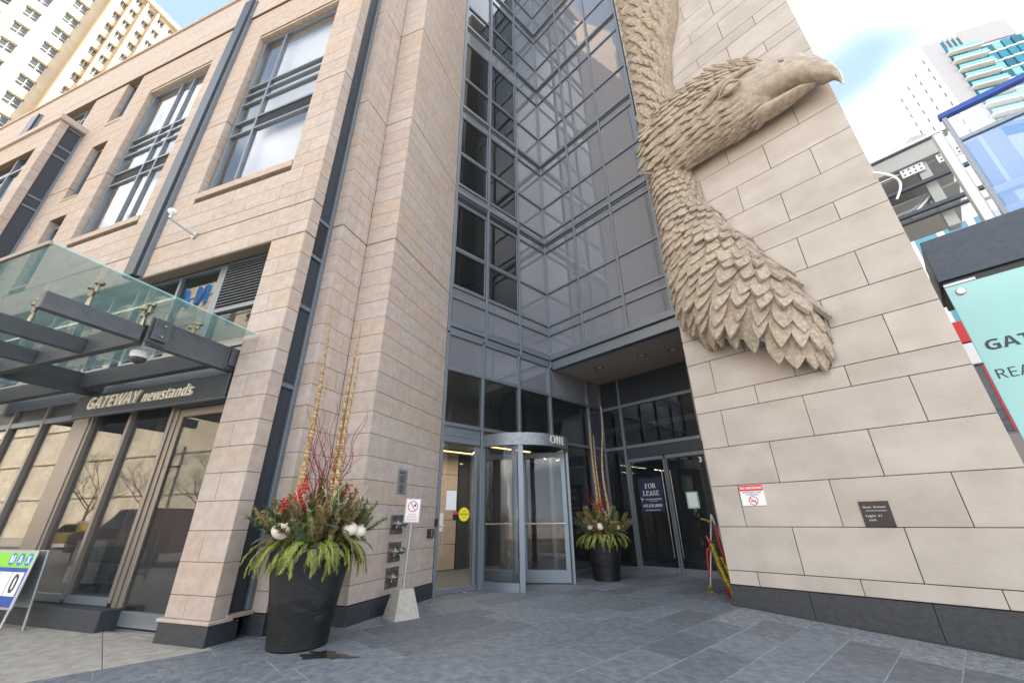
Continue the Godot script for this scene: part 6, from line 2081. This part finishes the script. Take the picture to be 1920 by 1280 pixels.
func right_tower():
	var t := thing("condominium_tower", "white condominium tower with teal glass balconies at upper right", "tower", A, Vector3(80, 0, -90))
	var s := 86.0 / 70.0
	var top := 1.25 + (82.2 - 1.25) * s
	var X := 58.5 * s
	var Z := -86.0
	var fh := 2.85
	box(t, "tower_body", M.tower_white, Vector3(X, 0, Z - 22), Vector3(X + 60, top, Z - 0.4))
	box(t, "tower_front", M.tower_grey, Vector3(X, 0, Z - 0.4), Vector3(X + 3.0, top, Z), 0.02)
	box(t, "tower_front", M.tower_grey, Vector3(X + 6.6, top - 4.4, Z - 0.4), Vector3(X + 15, top + 1.2, Z), 0.02)
	# slot windows under the roof
	for i in 4:
		box(t, "slot_window", M.teal_glass, Vector3(X + 3.1 + i * 0.9, top - 6.5, Z - 0.5), Vector3(X + 3.65 + i * 0.9, top - 0.6, Z - 0.1))
		box(t, "slot_pier", M.tower_grey, Vector3(X + 3.68 + i * 0.9, top - 4.4, Z - 0.4), Vector3(X + 3.97 + i * 0.9, top + 0.4, Z + 0.1), 0.01)
	# floors of glass with balcony slabs
	for f in 9:
		var y := top - 5.2 - fh * (f + 1)
		for i in 12:
			var x := X + (8.6 if f > 0 else 8.6) + i * 1.5
			# the glass front bows outwards to the right
			var bow := 1.1 * sin(clampf(i / 14.0, 0, 1) * PI * 0.8)
			var m: Material = [M.teal_glass, M.teal_glass2, M.teal_glass3][(i * 5 + f * 7 + (i * f) % 3) % 3]
			box(t, "window", m, Vector3(x, y + 0.45, Z - 0.3), Vector3(x + 1.36, y + fh - 0.35, Z + 0.12 + bow), 0.01)
		for i in 4:
			box(t, "balcony_door", M.teal_glass, Vector3(X + 3.1 + i * 1.36, y + 0.3, Z - 1.3), Vector3(X + 4.35 + i * 1.36, y + fh - 0.3, Z - 0.3))
		box(t, "balcony_slab", M.tower_white, Vector3(X + 2.6, y + fh - 0.3, Z - 0.4), Vector3(X + 8.6, y + fh, Z + 1.0), 0.03)
		box(t, "balcony_rail", M.teal_glass3, Vector3(X + 2.7, y + fh, Z + 0.9), Vector3(X + 8.5, y + fh + 0.95, Z + 0.95))
		for i in 12:
			var bow := 1.1 * sin(clampf(i / 14.0, 0, 1) * PI * 0.8)
			box(t, "floor_band", M.tower_white, Vector3(X + 8.6 + i * 1.5, y - 0.30, Z - 0.3), Vector3(X + 8.6 + (i + 1) * 1.5, y + 0.12, Z + 0.3 + bow))
	# small windows on the flank
	for f in 9:
		for i in 4:
			box(t, "flank_window", M.pale_glass, Vector3(X - 0.05, top - 4.0 - f * fh, Z - 1.9 - i * 3.3), Vector3(X + 0.02, top - 2.7 - f * fh, Z - 1.55 - i * 3.3))
	box(t, "flank_fin", M.tower_grey, Vector3(X - 3.0, 20, Z - 13), Vector3(X, top - 16, Z - 11), 0.02)
	box(t, "flank_fin", M.tower_grey, Vector3(X - 4.5, 20, Z - 17), Vector3(X - 0.1, top - 15, Z - 15), 0.02)
	box(t, "roof_mast", M.tower_grey, Vector3(X - 0.6, top + 1, Z - 4), Vector3(X - 0.5, top + 1.1, Z - 2))

func far_houses():
	# a slice of the street between the panel wall and the pavilion
	var t := thing("corner_shop", "low red and white shop front in the gap beside the pavilion", "shop", B, Vector3(3.2, -0.3, -26))
	box(t, "wall", M.core, Vector3(0.8, -0.3, -28), Vector3(5.0, 4.2, -26), 0.01)
	box(t, "red_fascia", M.red, Vector3(0.8, 8.2, -27), Vector3(5.0, 9.2, -25.8), 0.01)
	box(t, "white_fascia", M.white, Vector3(0.8, 7.2, -27), Vector3(5.0, 8.15, -25.85), 0.01)
	box(t, "shop_window", M.spandrel_dark, Vector3(0.8, 4.3, -27), Vector3(5.0, 7.1, -25.95))
	for i in 3:
		box(t, "window_bar", M.red, Vector3(1.0 + i * 0.9, 4.3, -25.94), Vector3(1.06 + i * 0.9, 7.1, -25.90))
	var b := thing("glass_block", "distant white office block with blue windows above the pavilion canopy", "building", B, Vector3(6, -0.3, -50))
	box(b, "wall", M.tower_white, Vector3(3.0, -0.3, -60), Vector3(22.0, 27.0, -50), 0.02)
	for f in 7:
		for i in 9:
			box(b, "window", M.teal_glass2, Vector3(3.5 + i * 2.0, 2.0 + f * 3.5, -50.1), Vector3(5.0 + i * 2.0, 4.6 + f * 3.5, -49.95))

# ------------------------------------------------------------------ what the glass mirrors: the far side of the street
func across_the_street():
	var b := thing("street_block", "sunlit cream office block across the street, mirrored in the shop windows", "building", A, Vector3(-40, -0.3, 22))
	box(b, "wall", M.cream, Vector3(-95, -0.3, 22), Vector3(-24, 33.0, 40), 0.02)
	for f in range(4, 7):
		for i in 20:
			var x := -94.0 + i * 3.5
			if x > -66.0 and x < -44.0:
				continue
			box(b, "window", M.spandrel_dark, Vector3(x, 3.2 + f * 4.2, 21.9), Vector3(x + 1.9, 5.6 + f * 4.2, 22.05))
	for f in 7:
		box(b, "string_course", M.cream, Vector3(-95.1, 4.1 + f * 4.2, 21.86), Vector3(-23.9, 4.3 + f * 4.2, 22.0), 0.01)
	box(b, "cornice", M.cream, Vector3(-95.4, 33.0, 21.4), Vector3(-23.6, 33.9, 40), 0.02)
	for k in 2:
		words(b, "sign_letter", "NA"[k], M.ball, Vector3(-54.5 - 3.4 * k, 29.3, 21.8), 2.6, 0.35, Basis(Vector3.UP, PI), "Droid Sans", 800)
	for k in 3:
		words(b, "sign_letter", "LLA"[k], M.frame_dark, Vector3(-44.0 - 3.6 * k, 25.2, 21.8), 2.2, 0.35, Basis(Vector3.UP, PI), "Droid Sans", 800)
	var g := thing("grid_tower", "pale office tower with a grid of windows, mirrored in the glass curtain wall", "tower", B, Vector3(-52, -0.3, 80))
	window_face(g, M.tower_white, Vector3(-24, 0, 76), Vector3(-1, 0, 0), Vector3(0, 0, -1), range(18).map(func(i): return 1.8 + i * 3.1), 2.1, 19, 3.5, 1.0, 1.8, 57.0, 0.35, M.spandrel_dark, "window", 9)
	box(g, "tower_body", M.tower_white, Vector3(-80.9, 0, 76.5), Vector3(-24.1, 66, 96))
	for q in [[-37.0, 17.2, 7.5], [-44.0, 17.0, 8.5], [-52.5, 17.3, 8.0]]:
		bare_tree(Vector3(q[0], -0.2, q[1]), q[2])
	vehicle(Vector3(-18.3, -0.13, 2.6), true)
	vehicle(Vector3(-34.5, -0.13, 8.6), false)

func bare_tree(c: Vector3, h: float):
	var t := thing("street_tree", "bare street tree %s across the road, mirrored in the shop windows" % ["nearest the crossing", "second from the crossing", "farthest along"][int(used.get("street_tree", -1)) + 1], "tree", A, c, "bare street trees")
	var tr := begin()
	var cr := begin()
	tube(tr, [Vector3.ZERO, Vector3(0.05, h * 0.2, 0), Vector3(0.0, h * 0.4, 0.05)], [0.16, 0.12, 0.09], 8)
	var r := RandomNumberGenerator.new()
	r.seed = int(absf(c.x) * 10)
	twigs(cr, r, Vector3(0.0, h * 0.38, 0.05), Vector3(0.1, 1, 0), h * 0.26, 0.075, 0)
	for k in 4:
		twigs(cr, r, Vector3(0, h * (0.26 + 0.04 * k), 0.03), Vector3(cos(k * 1.7), 0.8, sin(k * 1.7)), h * 0.22, 0.06, 1)
	var bark := paint(lin(0.10, 0.075, 0.055), 0.9)
	part(t, "trunk", tr.commit(), bark, c)
	part(t, "crown", cr.commit(), bark, c)

func twigs(st: SurfaceTool, r: RandomNumberGenerator, p: Vector3, d: Vector3, l: float, rad: float, depth: int):
	var e := p + d.normalized() * l
	var m := (p + e) / 2 + Vector3(r.randf_range(-1, 1), r.randf_range(-0.3, 0.6), r.randf_range(-1, 1)) * l * 0.10
	tube(st, [p, m, e], [rad, rad * 0.8, rad * 0.6], 5, false)
	if depth >= 5:
		return
	for k in 3:
		var nd := d.normalized() + Vector3(r.randf_range(-1, 1), r.randf_range(-0.25, 0.6), r.randf_range(-1, 1)) * 0.85
		twigs(st, r, m.lerp(e, r.randf_range(0.2, 1.0)), nd, l * r.randf_range(0.6, 0.82), rad * 0.55, depth + 1)

func vehicle(c: Vector3, truck: bool):
	var t := thing("pickup_truck" if truck else "taxi", "dark red pickup truck parked at the kerb, mirrored in the shop door" if truck else "yellow taxi on the far lane, mirrored in the shop window", "truck" if truck else "car", A, c)
	var col := paint(lin(0.16, 0.012, 0.014) if truck else lin(0.75, 0.45, 0.01), 0.25)
	col.clearcoat_enabled = true
	col.clearcoat = 1.0
	var L := 5.6 if truck else 4.7
	var side := [[0.0, 0.45], [0.0, 1.05], [0.35, 1.15], [1.6, 1.2], [2.3, 1.88], [4.0, 1.9], [4.15, 1.25], [5.55, 1.25], [5.6, 0.5]] if truck else [[0.0, 0.35], [0.0, 0.75], [0.2, 0.85], [1.3, 0.95], [2.0, 1.45], [3.5, 1.45], [4.2, 0.98], [4.65, 0.95], [4.7, 0.4]]
	var w := 0.98 if truck else 0.88
	var st := begin()
	var n := side.size()
	for i in n:
		var a := Vector3(side[i][0] - L / 2, side[i][1], 0)
		var b := Vector3(side[(i + 1) % n][0] - L / 2, side[(i + 1) % n][1], 0)
		var wa := Vector3(0, 0, w * (0.86 if side[i][1] > 1.3 else 1.0))
		var wb := Vector3(0, 0, w * (0.86 if side[(i + 1) % n][1] > 1.3 else 1.0))
		quad(st, a - wa, b - wb, b + wb, a + wa, (a + b) / 2 - Vector3(0, 0.9, 0))
		for s in [-1.0, 1.0]:
			tri(st, a + wa * s, b + wb * s, Vector3(0.1, 0.8, w * s), Vector3(0, 0, s))
	part(t, "body", st.commit(), col, c)
	var g := begin()
	for s in [-1.0, 1.0]:
		var zz: float = w * 0.94 * s
		if truck:
			quad(g, Vector3(-0.95, 1.25, zz * 1.05), Vector3(0.25, 1.25, zz * 1.05), Vector3(0.25, 1.78, zz * 0.96), Vector3(-0.50, 1.78, zz * 0.96), Vector3(0, 0, s))
			quad(g, Vector3(0.33, 1.25, zz * 1.05), Vector3(1.2, 1.25, zz * 1.05), Vector3(1.15, 1.78, zz * 0.96), Vector3(0.33, 1.78, zz * 0.96), Vector3(0, 0, s))
		else:
			quad(g, Vector3(-0.85, 0.98, zz * 1.04), Vector3(0.0, 0.98, zz * 1.04), Vector3(0.0, 1.38, zz * 0.97), Vector3(-0.35, 1.38, zz * 0.97), Vector3(0, 0, s))
			quad(g, Vector3(0.08, 0.98, zz * 1.04), Vector3(1.2, 0.98, zz * 1.04), Vector3(1.0, 1.38, zz * 0.97), Vector3(0.08, 1.38, zz * 0.97), Vector3(0, 0, s))
	part(t, "side_windows", g.commit(), M.spandrel_dark, c)
	var rw := 0.40 if truck else 0.33
	for x in [-L * 0.31, L * 0.31]:
		for s in [-1.0, 1.0]:
			var wl := begin()
			tube(wl, [Vector3(0, 0, -0.13), Vector3(0, 0, 0.13)], [rw, rw], 24)
			var wn := part(t, "wheel", wl.commit(), M.black, c + Vector3(x, rw, s * (w - 0.08)))
			var rm := begin()
			tube(rm, [Vector3(0, 0, -0.14), Vector3(0, 0, 0.14)], [rw * 0.6, rw * 0.6], 16)
			part(wn, "rim", rm.commit(), M.galvan, c + Vector3(x, rw, s * (w - 0.08)))
	for s in [-1.0, 1.0]:
		box(t, "headlight", M.white, c + Vector3(-L / 2 - 0.01, 0.8 if truck else 0.6, s * w * 0.75 - 0.12), c + Vector3(-L / 2 + 0.05, 0.95 if truck else 0.72, s * w * 0.75 + 0.12), 0.01)
	if not truck:
		box(t, "roof_sign", M.white, c + Vector3(-0.2, 1.45, -0.3), c + Vector3(0.05, 1.6, 0.3), 0.02)

func _ready():
	rng.seed = 20240311
	stage()
	materials()
	M.bark = bark_material()
	M.tape = textured(lin(0.70, 0.56, 0.02), mottle(701, Color(0.12, 0.10, 0.02), Color(1, 1, 1), 0.05, 0.09, 0.5, 128), 3.0, 0.5)
	M.dark_red = paint(lin(0.30, 0.012, 0.02), 0.45)
	M.ball = paint(lin(0.02, 0.16, 0.5), 0.4)
	M.tower = textured(lin(0.52, 0.44, 0.33), mottle(711, Color(0.9, 0.89, 0.87), Color(1, 1, 1), 0.02, 0.1, 0.5, 128), 0.05, 0.85)
	M.shade_gold = paint(lin(0.46, 0.34, 0.19), 0.8)  # warm shade of the tower return, put into the colour
	M.tower_frame = paint(lin(0.55, 0.52, 0.46), 0.5)
	M.tower_pane = paint(lin(0.04, 0.05, 0.055), 0.03)
	M.tower_white = paint(lin(0.70, 0.69, 0.68), 0.7)
	M.tower_grey = paint(lin(0.42, 0.41, 0.42), 0.8)
	M.teal_glass = paint(lin(0.03, 0.15, 0.20), 0.05)
	M.pale_glass = paint(lin(0.16, 0.19, 0.21), 0.2)
	M.bridge = paint(lin(0.40, 0.41, 0.40), 0.6)
	M.cream = textured(lin(0.74, 0.68, 0.57), mottle(715, Color(0.85, 0.84, 0.82), Color(1, 1, 1), 0.03, 0.1, 0.5, 128), 0.1, 0.85)
	M.teal_glass2 = paint(lin(0.05, 0.24, 0.33), 0.05)
	M.teal_glass3 = paint(lin(0.22, 0.48, 0.50), 0.08)
	ground()
	stone_wing()
	stone_pier()
	panel_wall()
	curtain_wall()
	lobby()
	left_tower()
	right_tower()
	pavilion()
	footbridge()
	far_houses()
	across_the_street()
	doors()
	eagle()
	storefront()
	shop_sign()
	canopy()
	cameras()
	downlights()
	planter(0, to_frame(B, Vector3(-2.43, 0, -5.42)), "large tapered black planter with dusty flanks beside the stone pier", "large planter beside the stone pier", 1.0)
	planter(1, to_frame(B, Vector3(2.05, -0.02, -10.28)), "black planter in the glass corner behind the revolving door", "planter in the glass corner", 0.92)
	sign_post()
	grit()
	wall_fittings()
	barricade()
	lottery_board()
